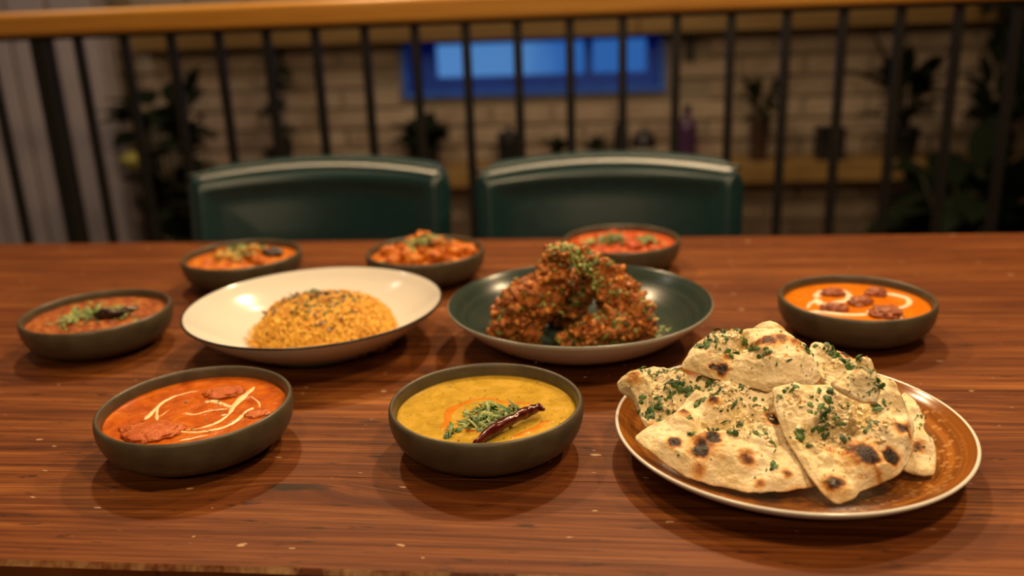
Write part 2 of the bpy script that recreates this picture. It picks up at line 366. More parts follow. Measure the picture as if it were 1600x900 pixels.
# dusk sky seen through the window: it gives off light
t = NT('dusk_pane'); v = t.coord()
sep = t.n('ShaderNodeSeparateXYZ'); t.l(v, sep.inputs[0])
g = t.ramp(t.math('ADD', sep.outputs[0], t.math('MULTIPLY', t.noise(v, 6, 2), .12)), [(.0, (.09, .27, .62)), (.48, (.085, .25, .58)), (.62, (.030, .14, .46)), (1., (.026, .13, .42))])
t.set((.02, .03, .05), .1); t.l(g, t.b.inputs['Emission Color']); t.b.inputs['Emission Strength'].default_value = .8
M['pane'] = t.m
NAAN = {'A': {'bump': [(-27.9, -30.7, 19.0, 7), (-52.8, -28.7, 13.7, 4), (-18.9, 15.2, 9.5, 7), (-43.8, 1.2, 12.3, 7), (1.4, -30.1, 18.8, 4), (19.3, 17.1, 17.0, 4), (0.3, 36.6, 14.6, 5),
                (25.5, -46.4, 12.2, 3), (-3.7, 3.2, 11.2, -3), (-18.3, -2.4, 8.4, -3), (-33.3, -24.6, 5.5, 3), (-25.5, -18.7, 5.5, 3.5), (-16.9, -16.0, 5.5, 3.5), (-7.7, -15.8, 5.5, 3.5),
                (0.9, -19.5, 5.5, 3.5), (9.3, -25.0, 5.4, 3.5), (17.2, -32.2, 5.3, 3), (10.8, 6.8, 6.6, 3), (-10.1, 30.7, 6.8, 3), (-32.0, 30.5, 5.9, 4), (31.5, 34.8, 7.7, 4)],
       'char': [(-51.3, -26.8, 4.6, 1.0), (-33.8, -35.7, 5.4, 1.0), (-23.7, -24.4, 5.0, 1.0), (-30.2, -30.7, 10.9, 0.4), (-2.3, -41.7, 4.9, 0.55), (23.9, -51.1, 3.0, 0.6), (4.6, -58.5, 3.0, 0.5),
                (-18.8, 16.6, 3.8, 0.62), (-42.7, 4.6, 4.8, 0.55), (22.9, 0.3, 4.6, 0.95), (-35.8, -49.0, 4.4, 0.4), (-64.4, -1.8, 4.3, 0.45), (1.9, 38.1, 2.9, 0.3)],
       'garlic': [(-6.0, 23.7, 12.5, 16), (10.8, 6.8, 11.2, 12), (1.7, -9.9, 9.2, 6), (15.9, -22.3, 5.4, 5), (-17.8, 3.0, 8.5, 6)],
       'herb': [(-31.2, 40.6, 4.4, 6), (-18.8, 40.8, 5.9, 9), (-14.1, 29.3, 3.9, 6), (0.8, 41.0, 5.9, 9), (4.6, 32.3, 2.9, 4), (26.6, 50.8, 3.9, 6), (-24.0, 22.1, 3.4, 5), (-30.4, 20.6, 3.4, 4),
                (-22.2, -3.8, 4.2, 8), (-20.2, -11.6, 3.7, 6), (8.5, -17.4, 5.5, 8), (15.4, -26.1, 3.6, 6), (-38.2, -17.0, 3.2, 5), (-38.9, -2.7, 2.4, 3), (14.8, -45.4, 3.5, 4), (-1.3, 3.2, 3.7, 4),
                (-8.3, -16.5, 2.7, 2), (-6.8, 16.7, 9.5, 6), (12.2, 17.0, 9.5, 5)],
       'o': [0.0994, 0.6085, 0.7859],
       'out': [(-81.4, -15.3), (-75.5, -22.9), (-59.4, -41.7), (-43.2, -52.7), (-26.2, -59.2), (-1.7, -64.3), (20.8, -62.6), (39.2, -59.3), (51.9, -48.7), (60.3, -15.2), (52.3, 17.5), (44.5, 64.6),
               (15.1, 76.0), (-18.4, 71.9), (-34.7, 39.9), (-41.8, 23.2), (-50.6, 7.2), (-67.8, -3.9)],
       'tilt': 18.8},
 'B': {'bump': [(5.6, -29.7, 17.0, 9), (-20.3, 18.6, 16.3, 4), (28.8, -10.0, 14.7, 6), (-17.7, -49.7, 8.4, 3), (38.2, 30.3, 10.8, 7), (-6.9, -10.6, 14.8, -3), (11.0, 13.0, 13.4, -2),
                (-30.6, 33.9, 8.3, 4), (40.6, 34.7, 5.4, 3), (41.4, 19.3, 5.4, 3), (41.4, 2.8, 5.3, 3), (37.7, -14.3, 5.2, 3), (-22.3, 1.8, 5.4, 3), (-4.1, 28.0, 6.4, 3), (3.1, 6.9, 6.2, 2.5),
                (19.3, -10.1, 6.1, 3), (-18.2, -24.7, 6.0, 3)],
       'char': [(6.5, -29.7, 7.2, 1.0), (2.8, -22.7, 8.6, 0.62), (23.0, -27.7, 4.7, 1.0), (35.6, -7.0, 5.2, 0.8), (37.5, -9.8, 3.5, 0.7), (-17.7, -49.7, 5.4, 0.72), (13.2, -41.2, 2.9, 0.4),
                (-13.7, -19.1, 3.9, 0.38), (-49.8, 6.1, 2.3, 0.8), (-30.6, 19.7, 1.8, 0.5), (-20.1, 35.9, 3.7, 0.25)],
       'garlic': [(-33.1, 18.4, 7.3, 10), (-2.4, 12.8, 13.5, 16), (17.1, -10.2, 5.2, 5), (-20.0, -10.8, 9.7, 10), (21.8, 1.3, 6.2, 6), (12.3, 19.0, 9.0, 6)],
       'herb': [(-33.5, -7.0, 3.5, 9), (-17.1, -1.6, 4.4, 9), (-2.1, -8.2, 3.1, 6), (12.2, -2.8, 2.6, 5), (18.5, 4.2, 3.5, 6), (5.8, 20.1, 4.1, 6), (-33.2, 29.5, 3.2, 5), (-5.1, 32.3, 1.8, 4),
                (-8.5, 23.6, 1.8, 5), (-10.1, 15.1, 1.8, 5), (-15.0, 7.8, 1.8, 4), (-28.9, -16.6, 2.6, 3), (-43.8, 23.2, 2.3, 3), (-4.7, 8.0, 4.0, 4), (-14.8, 18.6, 10.9, 8), (0.2, -18.9, 6.9, 3),
                (26.7, 19.2, 3.6, 4)],
       'o': [0.1689, 0.5895, 0.7927],
       'out': [(-45.7, 39.5), (-31.6, 42.8), (-20.1, 41.7), (-2.5, 43.7), (17.7, 45.2), (33.7, 50.5), (38.7, 52.5), (42.5, 46.7), (45.4, 34.1), (47.2, 19.4), (46.8, 1.7), (43.0, -15.3), (35.7, -29.1),
               (27.8, -37.8), (11.5, -45.4), (-0.2, -51.4), (-5.8, -58.6), (-17.0, -65.4), (-21.3, -62.5), (-26.0, -54.0), (-32.6, -38.5), (-39.0, -19.6), (-44.3, -2.6), (-47.2, 18.2)],
       'tilt': 24.2},
 'C': {'bump': [(19.2, -5.6, 24.4, 13), (-4.4, 11.2, 4.5, -3.5), (-2.6, 1.0, 4.5, -3.5), (-0.1, -11.0, 4.4, -3.5), (-7.2, 21.6, 4.6, -3), (-29.0, 6.3, 11.0, 5), (-34.0, 18.0, 6.1, 3),
                (-15.2, 18.1, 6.1, 3), (-15.8, -11.1, 14.7, 4), (-47.3, -2.6, 8.0, 4), (-9.9, 6.4, 7.0, -4)],
       'char': [(8.7, 3.7, 7.4, 0.62), (2.0, 6.4, 5.0, 0.58), (18.3, 5.8, 6.9, 0.5), (10.6, 3.1, 2.0, 1.0), (-26.9, -14.4, 3.9, 0.95), (-34.5, -11.2, 2.5, 0.85), (-30.7, -12.5, 2.5, 0.7),  # widest near-black spot is the shade of a gap, painted as char
                (-22.5, -4.5, 3.5, 0.35), (28.0, 1.1, 4.9, 0.46), (6.0, -13.5, 1.9, 0.5), (18.8, -15.4, 1.5, 0.4), (28.5, -8.8, 1.9, 0.4)],
       'garlic': [(-20.3, 18.1, 12.2, 10), (-13.8, 7.7, 7.0, 5)],
       'herb': [(-36.1, 11.1, 6.1, 14), (-42.9, 8.3, 3.0, 4), (-26.3, 24.4, 5.1, 5), (-11.7, 27.2, 4.1, 4), (-6.7, 13.2, 2.5, 5), (-4.2, 3.7, 2.5, 5), (-2.1, -3.0, 2.0, 4), (-23.7, 9.1, 6.0, 4),
                (5.1, -12.2, 2.9, 5), (37.7, -2.8, 2.4, 5), (-17.0, 0.9, 5.0, 4)],
       'o': [0.1165, 0.6643, 0.8161],
       'out': [(-58.6, -7.3), (-51.6, 7.6), (-43.2, 17.3), (-33.3, 26.5), (-19.2, 28.7), (-6.1, 31.5), (4.4, 34.4), (20.0, 36.5), (33.8, 26.6), (41.9, 7.9), (45.5, -8.7), (47.9, -19.7), (40.7, -28.6),
               (22.7, -35.0), (5.7, -34.0), (-17.4, -26.6), (-33.7, -19.0), (-46.5, -12.6)],
       'tilt': 26.6},
 'D': {'bump': [(-23.1, 10.2, 10.1, 7), (7.3, 11.8, 12.1, 6), (-3.4, -0.7, 11.0, 3), (-9.1, -18.4, 8.8, -2)],
       'char': [(-23.2, 8.9, 5.1, 0.38), (-9.5, -28.2, 3.9, 0.35), (7.4, 13.8, 3.0, 0.2)],
       'garlic': [(8.4, -11.9, 7.4, 5), (-2.9, 10.4, 10.1, 6)],
       'herb': [(-3.9, -12.1, 7.9, 18), (4.0, -2.5, 6.0, 8), (-13.0, -18.5, 4.9, 8), (-15.2, 20.3, 4.1, 4), (-7.7, 15.0, 4.1, 5), (2.6, 19.1, 5.1, 6), (12.0, 6.0, 5.0, 6), (19.0, -0.4, 4.0, 8),
                (-18.5, -4.7, 4.0, 3)],
       'o': [0.0444, 0.6464, 0.7907],
       'out': [(-37.3, 13.4), (-32.1, 20.1), (-21.7, 25.0), (-7.2, 29.1), (5.6, 26.5), (13.9, 20.5), (25.0, 13.9), (37.2, -2.1), (27.5, -19.2), (7.4, -29.2), (-15.4, -29.5), (-18.5, -19.8),
               (-22.1, -7.9), (-26.9, 0.4), (-34.4, 5.5)],
       'tilt': 26.6},
 'E': {'bump': [(-8.3, 17.6, 7.0, 5), (18.6, 2.1, 6.9, 6), (-1.0, 2.7, 6.9, 2)],
       'char': [(7.7, 17.0, 4.5, 0.85), (17.8, 10.2, 3.5, 0.7), (27.4, -0.5, 2.4, 0.75), (13.4, 12.9, 3.0, 0.5)],
       'garlic': [(-5.9, 2.6, 5.0, 3)],
       'herb': [(-13.5, 22.5, 2.0, 2), (-7.0, 16.3, 3.0, 7), (-2.9, 11.5, 3.0, 8), (2.1, 6.1, 3.0, 8), (7.5, 0.7, 3.0, 8), (13.1, 4.1, 3.0, 4)],
       'o': [0.1849, 0.6727, 0.8033],
       'out': [(-20.7, 21.8), (-18.0, 28.8), (-13.5, 31.7), (-3.9, 22.5), (6.9, 18.4), (12.5, 10.9), (20.4, 10.9), (26.1, 4.8), (27.7, -5.8), (19.8, -20.1), (-11.0, -25.5), (-20.5, -7.4),
               (-21.9, 11.4)],
       'tilt': 26.6},
 'F': {'bump': [(5.5, -10.4, 9.8, 4), (12.1, 28.5, 5.6, 3)],
       'char': [(-1.5, -17.9, 4.0, 0.6), (5.4, -33.2, 2.2, 0.2)],
       'garlic': [],
       'herb': [(14.6, 21.2, 2.3, 2)],
       'o': [0.2215, 0.6123, 0.7753],
       'out': [(10.5, 53.7), (14.6, 45.9), (16.4, 32.3), (16.6, 16.9), (12.4, 11.8), (13.1, 3.4), (13.3, -8.2), (12.4, -21.5), (5.5, -40.1), (-3.3, -40.9), (-14.7, -35.6), (-21.8, -21.0),
               (-7.7, 24.5)],
       'tilt': 15.1},
 'G': {'bump': [(3.3, 1.3, 9.4, 7)],
       'char': [(14.8, 8.5, 2.6, 0.8), (12.3, 12.4, 2.2, 0.7), (-1.6, 4.5, 2.6, 0.3)],
       'garlic': [],
       'herb': [(4.9, 4.5, 6.0, 4), (11.2, -4.9, 2.1, 4), (1.2, 7.1, 3.4, 3)],
       'o': [0.1725, 0.5806, 0.8288],
       'out': [(-19.3, 1.7), (-7.4, 11.6), (5.2, 15.6), (11.4, 12.4), (15.1, 5.9), (13.3, -4.8), (8.2, -16.0), (0.4, -15.5), (-8.9, -10.1), (-16.2, -3.9)],
       'tilt': 19.8},
 'H': {'bump': [(1.0, 8.4, 9.2, 3)],
       'char': [(11.1, 11.6, 3.1, 0.3)],
       'garlic': [],
       'herb': [],
       'o': [0.1321, 0.689, 0.8217],
       'out': [(-19.6, 7.2), (-8.6, 15.3), (2.4, 21.0), (11.3, 14.1), (19.1, 2.3), (14.9, -15.9), (-13.3, -17.2)],
       'tilt': 36.9}}
TOMATO = [[(28.0, 53.0, 2.2), (26.8, 35.8, 3.2), (25.4, 14.5, 3.0), (27.7, -1.0, 1.4), (24.5, -16.1, 1.8), (15.9, -27.3, 1.2), (0.5, -28.8, 0.5)],
 [(-38.2, -13.2, 2.6), (-39.1, 3.6, 2.0), (-38.7, 22.9, 1.6), (-30.6, 36.4, 1.0), (-17.6, 43.5, 0.5)], [(-27.2, -14.4, 2.0), (-36.3, 3.7, 1.2), (-39.2, 18.0, 1.0), (-36.1, 29.6, 0.6)],
 [(-17.3, -23.0, 0.8), (-0.5, -32.5, 1.2), (16.3, -34.0, 1.5), (31.9, -26.9, 1.8), (39.5, -12.7, 2.0), (40.2, 2.3, 1.5), (43.7, 11.1, 2.4)],
 [(-2.1, 18.8, 2.6), (3.6, 22.1, 3.0), (14.2, 17.5, 2.5), (25.3, 11.4, 2.6)], [(-10.3, -0.4, 1.8), (1.8, -2.2, 1.0), (9.9, 4.7, 0.9), (23.2, 9.7, 0.8)],
 [(-4.7, 51.4, 0.5), (10.0, 48.1, 1.0), (23.2, 37.4, 1.0)], [(31.8, 34.2, 0.6), (44.0, 21.3, 1.0), (49.3, 10.3, 0.6)], [(7.4, -48.8, 1.0), (19.1, -43.1, 1.2), (27.5, -38.2, 0.5)],
 [(22.1, -4.2, 2.0), (25.9, -1.7, 1.6)], [(-28.8, -8.4, 0.7), (-26.2, 7.7, 0.5)]]
TOMATO_CHUNK = [(-19.0, -35.8, 17), (51.9, -1.1, 8), (6.6, 38.8, 13), (-38.7, -29.3, 9)]
DAL_OIL = [[(-32.1, -32.3, 2.0), (-28.1, -20.1, 4.0), (-30.5, -6.2, 4.6), (-28.7, 5.4, 4.8), (-21.7, 14.4, 3.6), (-14.3, 21.3, 2.8), (-1.8, 24.9, 2.2), (13.2, 19.1, 2.6), (27.6, 17.0, 2.6), (36.7, 15.1, 1.0)],
 [(-20.8, -26.7, 2.0), (-11.5, -31.8, 3.4), (-0.2, -34.1, 4.0), (4.0, -39.2, 2.5)], [(23.6, -43.8, 2.0), (32.3, -35.8, 3.5), (42.3, -26.4, 3.5), (47.7, -16.8, 3.5), (55.5, -15.3, 2.0)],
 [(-20.4, 26.7, 0.8), (-9.5, 23.8, 1.2)]]
DAL_HERB = [(2.8, -11.1, 17), (-7.2, -19.6, 9), (13.8, -9.4, 10), (-1.5, 3.1, 8), (-20.3, -37.3, 5), (19.9, 3.6, 6)]
CHILLI = [(-0.5, -59.9, 4.0), (9.5, -43.0, 6.5), (24.4, -26.3, 7.0), (35.4, -13.6, 6.5), (42.8, -6.4, 5.0), (46.8, -10.6, 2.0)]
KOFTA_CREAM = [[(-35.2, 24.1, 4.0), (-25.1, 43.4, 3.0), (-12.9, 50.7, 1.6), (-2.3, 46.1, 2.5), (0.8, 30.0, 3.0), (-4.8, 15.3, 2.5), (-18.3, 6.4, 3.4), (-32.5, -0.7, 4.0), (-36.0, 17.8, 4.0)],
 [(-50.9, -10.6, 1.5), (-43.7, 5.5, 1.6), (-34.0, 9.5, 3.0)], [(-51.7, -20.3, 1.2), (-31.3, -27.4, 2.2), (-15.7, -32.8, 2.2), (3.9, -31.4, 2.0)],
 [(35.4, 39.4, 1.0), (48.8, 30.7, 1.8), (57.1, 18.8, 2.2), (53.8, 2.5, 2.0), (42.6, -10.1, 1.8), (32.9, -10.0, 2.0), (15.3, -16.2, 2.6), (4.3, -25.3, 3.0)],
 [(30.8, -13.2, 2.0), (34.6, -26.6, 2.0), (32.4, -43.4, 1.4)]]
KOFTA_CHUNK = [(-14.6, 35.4, 10), (5.1, 5.0, 11), (30.0, 33.9, 11), (-24.9, -15.9, 10), (20.6, -31.4, 14)]

# ------------------------------------------------------------------ large structure
fl = link('floor', box_mesh('floor', (0, 1.2, -.05), (6.4, 5.2, .1)), M['floor'], smooth=False); tag(fl, kind='structure')
ce = link('ceiling', box_mesh('ceiling', (0, 2.35, 2.95), (6.4, 2.9, .1)), M['ceiling'], smooth=False); tag(ce, kind='structure')
YW = 3.30                     # brick wall face
WX0, WX1, WZ0, WZ1 = -.748, .214, .787, 1.002
v, f = [], []
D = .2; yc = YW + .012 + D / 2
add_box(v, f, ((-2.6 + WX0) / 2, yc, 1.45), (WX0 + 2.6, D, 2.9))
add_box(v, f, ((WX1 + 2.6) / 2, yc, 1.45), (2.6 - WX1, D, 2.9))
add_box(v, f, ((WX0 + WX1) / 2, yc, WZ0 / 2), (WX1 - WX0, D, WZ0))
add_box(v, f, ((WX0 + WX1) / 2, yc, (WZ1 + 2.9) / 2), (WX1 - WX0, D, 2.9 - WZ1))
wall = link('wall_back', pmesh('wall_back', v, f), M['mortar'], smooth=False); tag(wall, kind='structure')
def brick_shape(seed):
    r = random.Random(seed)
    bm = bmesh.new(); bmesh.ops.create_cube(bm, size=1)
    for p in bm.verts: p.co = Vector((p.co.x * .213, p.co.y * .03, p.co.z * .064)) + Vector((r.uniform(-.003, .003), r.uniform(-.003, .003), r.uniform(-.002, .002)))
    front = [e for e in bm.edges if all(q.co.y < 0 for q in e.verts)]
    bmesh.ops.bevel(bm, geom=front, offset=.005, segments=1, affect='EDGES')
    me = bpy.data.meshes.new('brick'); bm.to_mesh(me); bm.free(); return me
shapes = [brick_shape(k) for k in range(5)]
for me in shapes: me.materials.append(M['brick'])
sv, sf = [], []
for row in range(39):
    z = .0375 + row * .075
    for c in range(-10, 11):
        x = c * .225 + (.1125 if row % 2 else 0) + .03
        if x < -2.05 or x > 2.2: continue
        if x + .10 > WX0 and x - .10 < WX1 and z + .03 > WZ0 and z - .03 < WZ1: continue
        dy = RND.uniform(-.003, .003)
        if 2 <= row <= 15:
            o = bpy.data.objects.new('brick', RND.choice(shapes)); COL.objects.link(o); o.parent = wall; o.location = (x, YW + .0105 + dy, z)
        else:
            add_box(sv, sf, (x, YW + .0105 + dy, z), (.212, .03, .063))
tag(link('brick_courses', pmesh('brick_courses', sv, sf), M['brick'], wall, smooth=False), kind='stuff')
# window: a recess in the wall, blue frame, dusk pane
wn = empty('window_1', ((WX0 + WX1) / 2, YW, (WZ0 + WZ1) / 2)); tag(wn, kind='structure')
W2, H2 = (WX1 - WX0) / 2, (WZ1 - WZ0) / 2
v, f = [], []
for x in (-W2 + .012, W2 - .012): add_box(v, f, (x, .06, 0), (.024, .15, H2 * 2))
for z in (-H2 + .010, H2 - .010): add_box(v, f, (0, .06, z), (W2 * 2 - .048, .15, .020))
link('frame', pmesh('window_reveal', v, f), M['blue_frame'], wn, smooth=False)
v, f = [], []
a, b = W2 - .024, H2 - .02
for x, ww in ((-a + .045, .09), (a - .02, .04)): add_box(v, f, (x, .10, 0), (ww, .03, b * 2))
for z, hh in ((-b + .022, .044), (b - .006, .012)): add_box(v, f, (0, .10, z), (a * 2, .028, hh))
add_box(v, f, (.205, .10, 0), (.03, .03, b * 2))
link('sash', pmesh('window_sash', v, f), M['blue_frame'], wn, smooth=False)
me = box_mesh('pane', (.5 * 2 * a, 0, 0), (2 * a, .008, 2 * b))
link('pane', me, M['pane'], wn, loc=(-a, .118, 0), smooth=False)
# panelled pale wall on the far left
pw = link('wall_left', box_mesh('wall_left', (-2.64, 3.16, 1.4), (1.70, .06, 2.8)), M['plaster'], smooth=False); tag(pw, kind='structure')
x = -1.795
for k, wd in enumerate((.175, .16, .17, .16, .17, .16, .17, .16, .17)):
    link('panel', box_mesh('panel', (x - wd / 2, 3.115, 1.4), (wd - .012, .035, 2.8), .006, 1), M['plaster'], pw, smooth=False); x -= wd
sw = link('wall_side', box_mesh('wall_side', (-3.24, 1.3, 1.45), (.08, 4.6, 2.9)), M['plaster'], smooth=False); tag(sw, kind='structure')
# shelves on the brick wall
def shelf(name, x0, x1, z0, z1, depth, label):
    s = empty(name, ((x0 + x1) / 2, YW, z0)); tag(s, label, 'shelf', 'wooden wall shelves')
    n = 2; L = (x1 - x0) / n
    for k in range(n):
        link('board', box_mesh('board', (-(x1 - x0) / 2 + L * (k + .5), -depth / 2 - .008, (z1 - z0) / 2), (L - .003, depth, z1 - z0), .003, 1), M['shelf'], s, smooth=False)
    for bx in (-.42, .05, .44):
        v, f = [], []
        add_box(v, f, (bx * (x1 - x0), -depth * .45 - .009, -.006), (.03, depth * .9, .012))
        add_box(v, f, (bx * (x1 - x0), -.018, -.05), (.03, .012, .1))
        link('bracket', pmesh('bracket', v, f), M['metal'], s, smooth=False)
    return s
shelf('wall_shelf', -1.72, 1.95, .992, 1.046, .11, 'upper wooden shelf on the brick wall just above the blue window')
ZS = .548
shelf('wall_shelf', -1.72, 1.95, .484, ZS, .20, 'lower wooden shelf on the brick wall holding pots and bottles')

# ------------------------------------------------------------------ railing with wooden handrail
rail = empty('railing', (0, 1.85, 0), R(-1.15)); tag(rail, 'black steel balustrade with an oak handrail behind the green chairs', 'railing')
bm_me = box_mesh('handrail', (-.2, 0, 1.095), (4.2, .075, .050), .010, 3)
link('handrail', bm_me, M['rail'], rail, smooth=False)['label'] = 'orange brown oak handrail'
link('top_bar', box_mesh('top_bar', (-.2, 0, 1.066), (4.2, .035, .008)), M['metal'], rail, smooth=False)
link('bottom_bar', box_mesh('bottom_bar', (-.2, 0, .09), (4.2, .035, .012)), M['metal'], rail, smooth=False)
bal = box_mesh('baluster', (0, 0, .579), (.0175, .0175, .966), .002, 1); bal.materials.append(M['metal'])
for k in range(-16, 17):
    x = -.071 + k * .106
    if k == -11: continue
    o = bpy.data.objects.new('baluster', bal); COL.objects.link(o); o.parent = rail; o.location = (x, 0, 0)
for x in (-1.217, 1.85):
    p = link('post', box_mesh('post', (0, 0, .531), (.036, .036, 1.062), .003, 1), M['metal'], rail, loc=(x, 0, 0), smooth=False)
    link('foot_plate', box_mesh('foot_plate', (0, 0, .005), (.09, .09, .01)), M['metal'], p, smooth=False)

# ------------------------------------------------------------------ dining table made of planks
tb = empty('dining_table', (0, .89, 0)); tag(tb, 'long red brown plank table with worn front edge holding all the dishes', 'table')
YB = [.467, .585, .757, .915, 1.075, 1.195, 1.318]
TX0, TX1 = -1.45, 1.25
for i, (y0, y1) in enumerate(zip(YB, YB[1:])):
    bm = bmesh.new(); nx = 54
    prof = [(y0 + .0002, ZT - .045), (y0 + .0002, ZT - .0008), (y0 + .0005, ZT - .0001)]
    if i == 0: prof = [(y0, ZT - .045), (y0, ZT - .0034), (y0 + .0028, ZT)]
    n = 10
    prof += [(y0 + .006 + (y1 - y0 - .012) * k / n, ZT) for k in range(n + 1)]
    prof += [(y1 - .0005, ZT - .0001), (y1 - .0002, ZT - .0008), (y1 - .0002, ZT - .045)]
    if i == len(YB) - 2: prof[-3:] = [(y1 - .004, ZT), (y1, ZT - .004), (y1, ZT - .045)]
    grid = []
    for a in range(nx + 1):
        x = TX0 + (TX1 - TX0) * a / nx; row = []
        for j, (y, z) in enumerate(prof):
            jy = 0
            if i == 0 and j in (1, 2): jy = .0009 * noise.noise(Vector((x * 14, j, 3))); 
            zz = z + (.0010 * noise.noise(Vector((x * 23, 7, j))) if i == 0 and j == 1 else 0)
            row.append(bm.verts.new((x, y + jy - .89, zz)))
        grid.append(row)
    for a in range(nx):
        for j in range(len(prof) - 1):
            fc = bm.faces.new((grid[a][j], grid[a+1][j], grid[a+1][j+1], grid[a][j+1]))
            if i == 0 and j == 1: fc.material_index = 1
        bm.faces.new((grid[a][0], grid[a][-1], grid[a+1][-1], grid[a+1][0]))
    bm.faces.new([r for r in reversed(grid[0])]); bm.faces.new(grid[-1])
    me = bpy.data.meshes.new('plank'); bm.normal_update(); bm.to_mesh(me); bm.free()
    # mesh coordinates are shifted so grain uses table coordinates
    for p in me.vertices: p.co.y += .89
    link('plank', me, [M['table'], M['table_edge']], tb, loc=(0, -.89, 0), smooth=False)
link('apron', box_mesh('apron', (-.1, -.385, .655), (2.3, .025, .10), .002, 1), M['table'], tb, smooth=False)
link('apron', box_mesh('apron', (-.1, .385, .655), (2.3, .025, .10), .002, 1), M['table'], tb, smooth=False)
for x in (-1.3, 1.1):
    for y in (-.34, .34):
        link('leg', box_mesh('leg', (0, 0, .3525), (.08, .08, .705), .006, 1), M['table'], tb, loc=(x, y, 0), smooth=False)

def resample(pts, m):
    n = len(pts); seg = [math.dist(pts[i][:2], pts[(i+1) % n][:2]) for i in range(n)]; L = sum(seg); out = []; i = 0; acc = 0
    for k in range(m):
        s = L * k / m
        while acc + seg[i] < s and i < n - 1: acc += seg[i]; i += 1
        t = (s - acc) / seg[i] if seg[i] else 0
        a, b = pts[i], pts[(i+1) % n]; out.append((a[0] + (b[0]-a[0])*t, a[1] + (b[1]-a[1])*t))
    return out
# ------------------------------------------------------------------ chairs
def pad(name, w, h, th, cr_, bend, crown):
    """upholstered back: rounded outline, rolled border, slightly hollow in front"""
    m = 200; pts = []
    hw, hh = w / 2 - cr_, h / 2 - cr_
    for cx, cz, a0 in ((hw, hh, 0), (-hw, hh, 90), (-hw, -hh, 180), (hw, -hh, 270)):
        pts += [(cx + cr_ * math.cos(R(a0 + 90 * k / 12)), cz + cr_ * math.sin(R(a0 + 90 * k / 12))) for k in range(13)]
    pts = resample(pts, m); v, f = [], []
    rhos = [0.02] + [1 - (1 - k / 30) ** 1.6 for k in range(1, 31)]
    def place(x, z, y):
        u = x / (w / 2); t = z / h + .5
        x *= .965 + .035 * t
        return (x, y - bend * u * u + .065 * t, z - crown * u * u * t)
    for side in (-1, 1):
        for rho in (rhos if side < 0 else list(reversed(rhos[:-1]))):
            for x, z in pts:
                X, Z = x * rho, z * rho
                d = min(w / 2 - abs(X), h / 2 - abs(Z))
                e = max(0, min(1, d / .030)); y = th / 2 * math.sqrt(1 - (1 - e) ** 2)
                if side < 0: y += .009 * math.exp(-((d - .030) / .017) ** 2) + .007 * min(1, d / .12)
                v.append(place(X, Z, side * y))
    K = len(rhos) * 2 - 1
    for r in range(K - 1):
        for k in range(m):
            k2 = (k + 1) % m; f.append((r*m + k, (r+1)*m + k, (r+1)*m + k2, r*m + k2))
    f.append(tuple(range(m))); f.append(tuple(reversed(range((K-1)*m, K*m))))
    return pmesh(name, v, f)
def chair(x, y, ztop, rz, label, w=.45):
    c = empty('dining_chair', (x, y, 0), rz); tag(c, label, 'chair', 'green leather chairs along the far side of the table')
    h = .36
    link('backrest', pad('backrest', w, h, .066, .045, .055, .012), M['leather'], c, loc=(0, .18, ztop - h / 2))
    v, f = [], []
    pts = []
    for k in range(41):
        u = -1 + 2 * k / 40; pts.append((u * w / 2 * .955, .18 + .065 - .034 - .055 * u * u, ztop - .004 - .012 * u * u))
    tube(v, f, pts, .0035, 8)
    link('piping', pmesh('piping', v, f), M['piping'], c)
    s = box_mesh('seat', (0, -.03, .445), (.44, .43, .09), .025, 4)
    link('seat', s, M['leather'], c)
    for sx in (-1, 1):
        for sy in (-1, 1):
            v, f = [], []
            tube(v, f, [(sx * .19, -.03 + sy * .18, .41), (sx * .205, -.03 + sy * .205, 0)], [.019, .013], 10)
            link('leg', pmesh('leg', v, f), M['chair_wood'], c)
    v, f = [], []
    for sx in (-1, 1): tube(v, f, [(sx * .17, .15, .42), (sx * .17, .185, .53)], [.014, .014], 8)
    link('back_support', pmesh('back_support', v, f), M['chair_wood'], c)
    return c
chair(-.476, 1.25, .857, R(2), 'green leather chair whose back stands behind the rice plate')
chair(-.002, 1.25, .854, R(-1), 'green leather chair whose back stands behind the dark green plate', .438)

# ------------------------------------------------------------------ plates and bowls
bowl_prof = smooth_prof([(0, .004), (.030, .0045), (.046, .003), (.0480, 0), (.0505, .0012), (.0540, .0040), (.0640, .0085), (.0718, .0155), (.0760, .0240), (.0776, .0325),
                         (.0775, .0380), (.0766, .0408), (.0750, .0418), (.0734, .0408), (.0724, .0375), (.0716, .0290), (.0690, .0200), (.0620, .0125), (.040, .0090), (0, .0085)], 4)
bowl_me = lathe('serving_bowl', bowl_prof, 112)
bowl_me.materials.append(M['stone']); bowl_me.polygons.foreach_set('use_smooth', [True] * len(bowl_me.polygons))
BOWLS = [((-.334, .629), 'olive stoneware bowl of red tomato curry at the front left of the table'),
         ((-.096, .638), 'olive stoneware bowl of yellow dal at the front of the table'),
         ((.257, .898), 'olive stoneware bowl of bright orange curry behind the naan plate'),
         ((-.553, .860), 'olive stoneware bowl of coarse masala left of the rice plate'),
         ((-.481, 1.089), 'olive stoneware bowl of vegetable curry behind the rice plate, left one'),
         ((-.236, 1.101), 'olive stoneware bowl heaped with orange chunks behind the rice plate'),
         ((.020, 1.150), 'olive stoneware bowl of red curry behind the dark green plate')]
for i, ((x, y), lb) in enumerate(BOWLS):
    o = bpy.data.objects.new('serving_bowl', bowl_me); COL.objects.link(o); o.location = (x, y, ZT); o.rotation_euler.z = i * .9
    tag(o, lb, 'bowl', 'olive stoneware curry bowls')
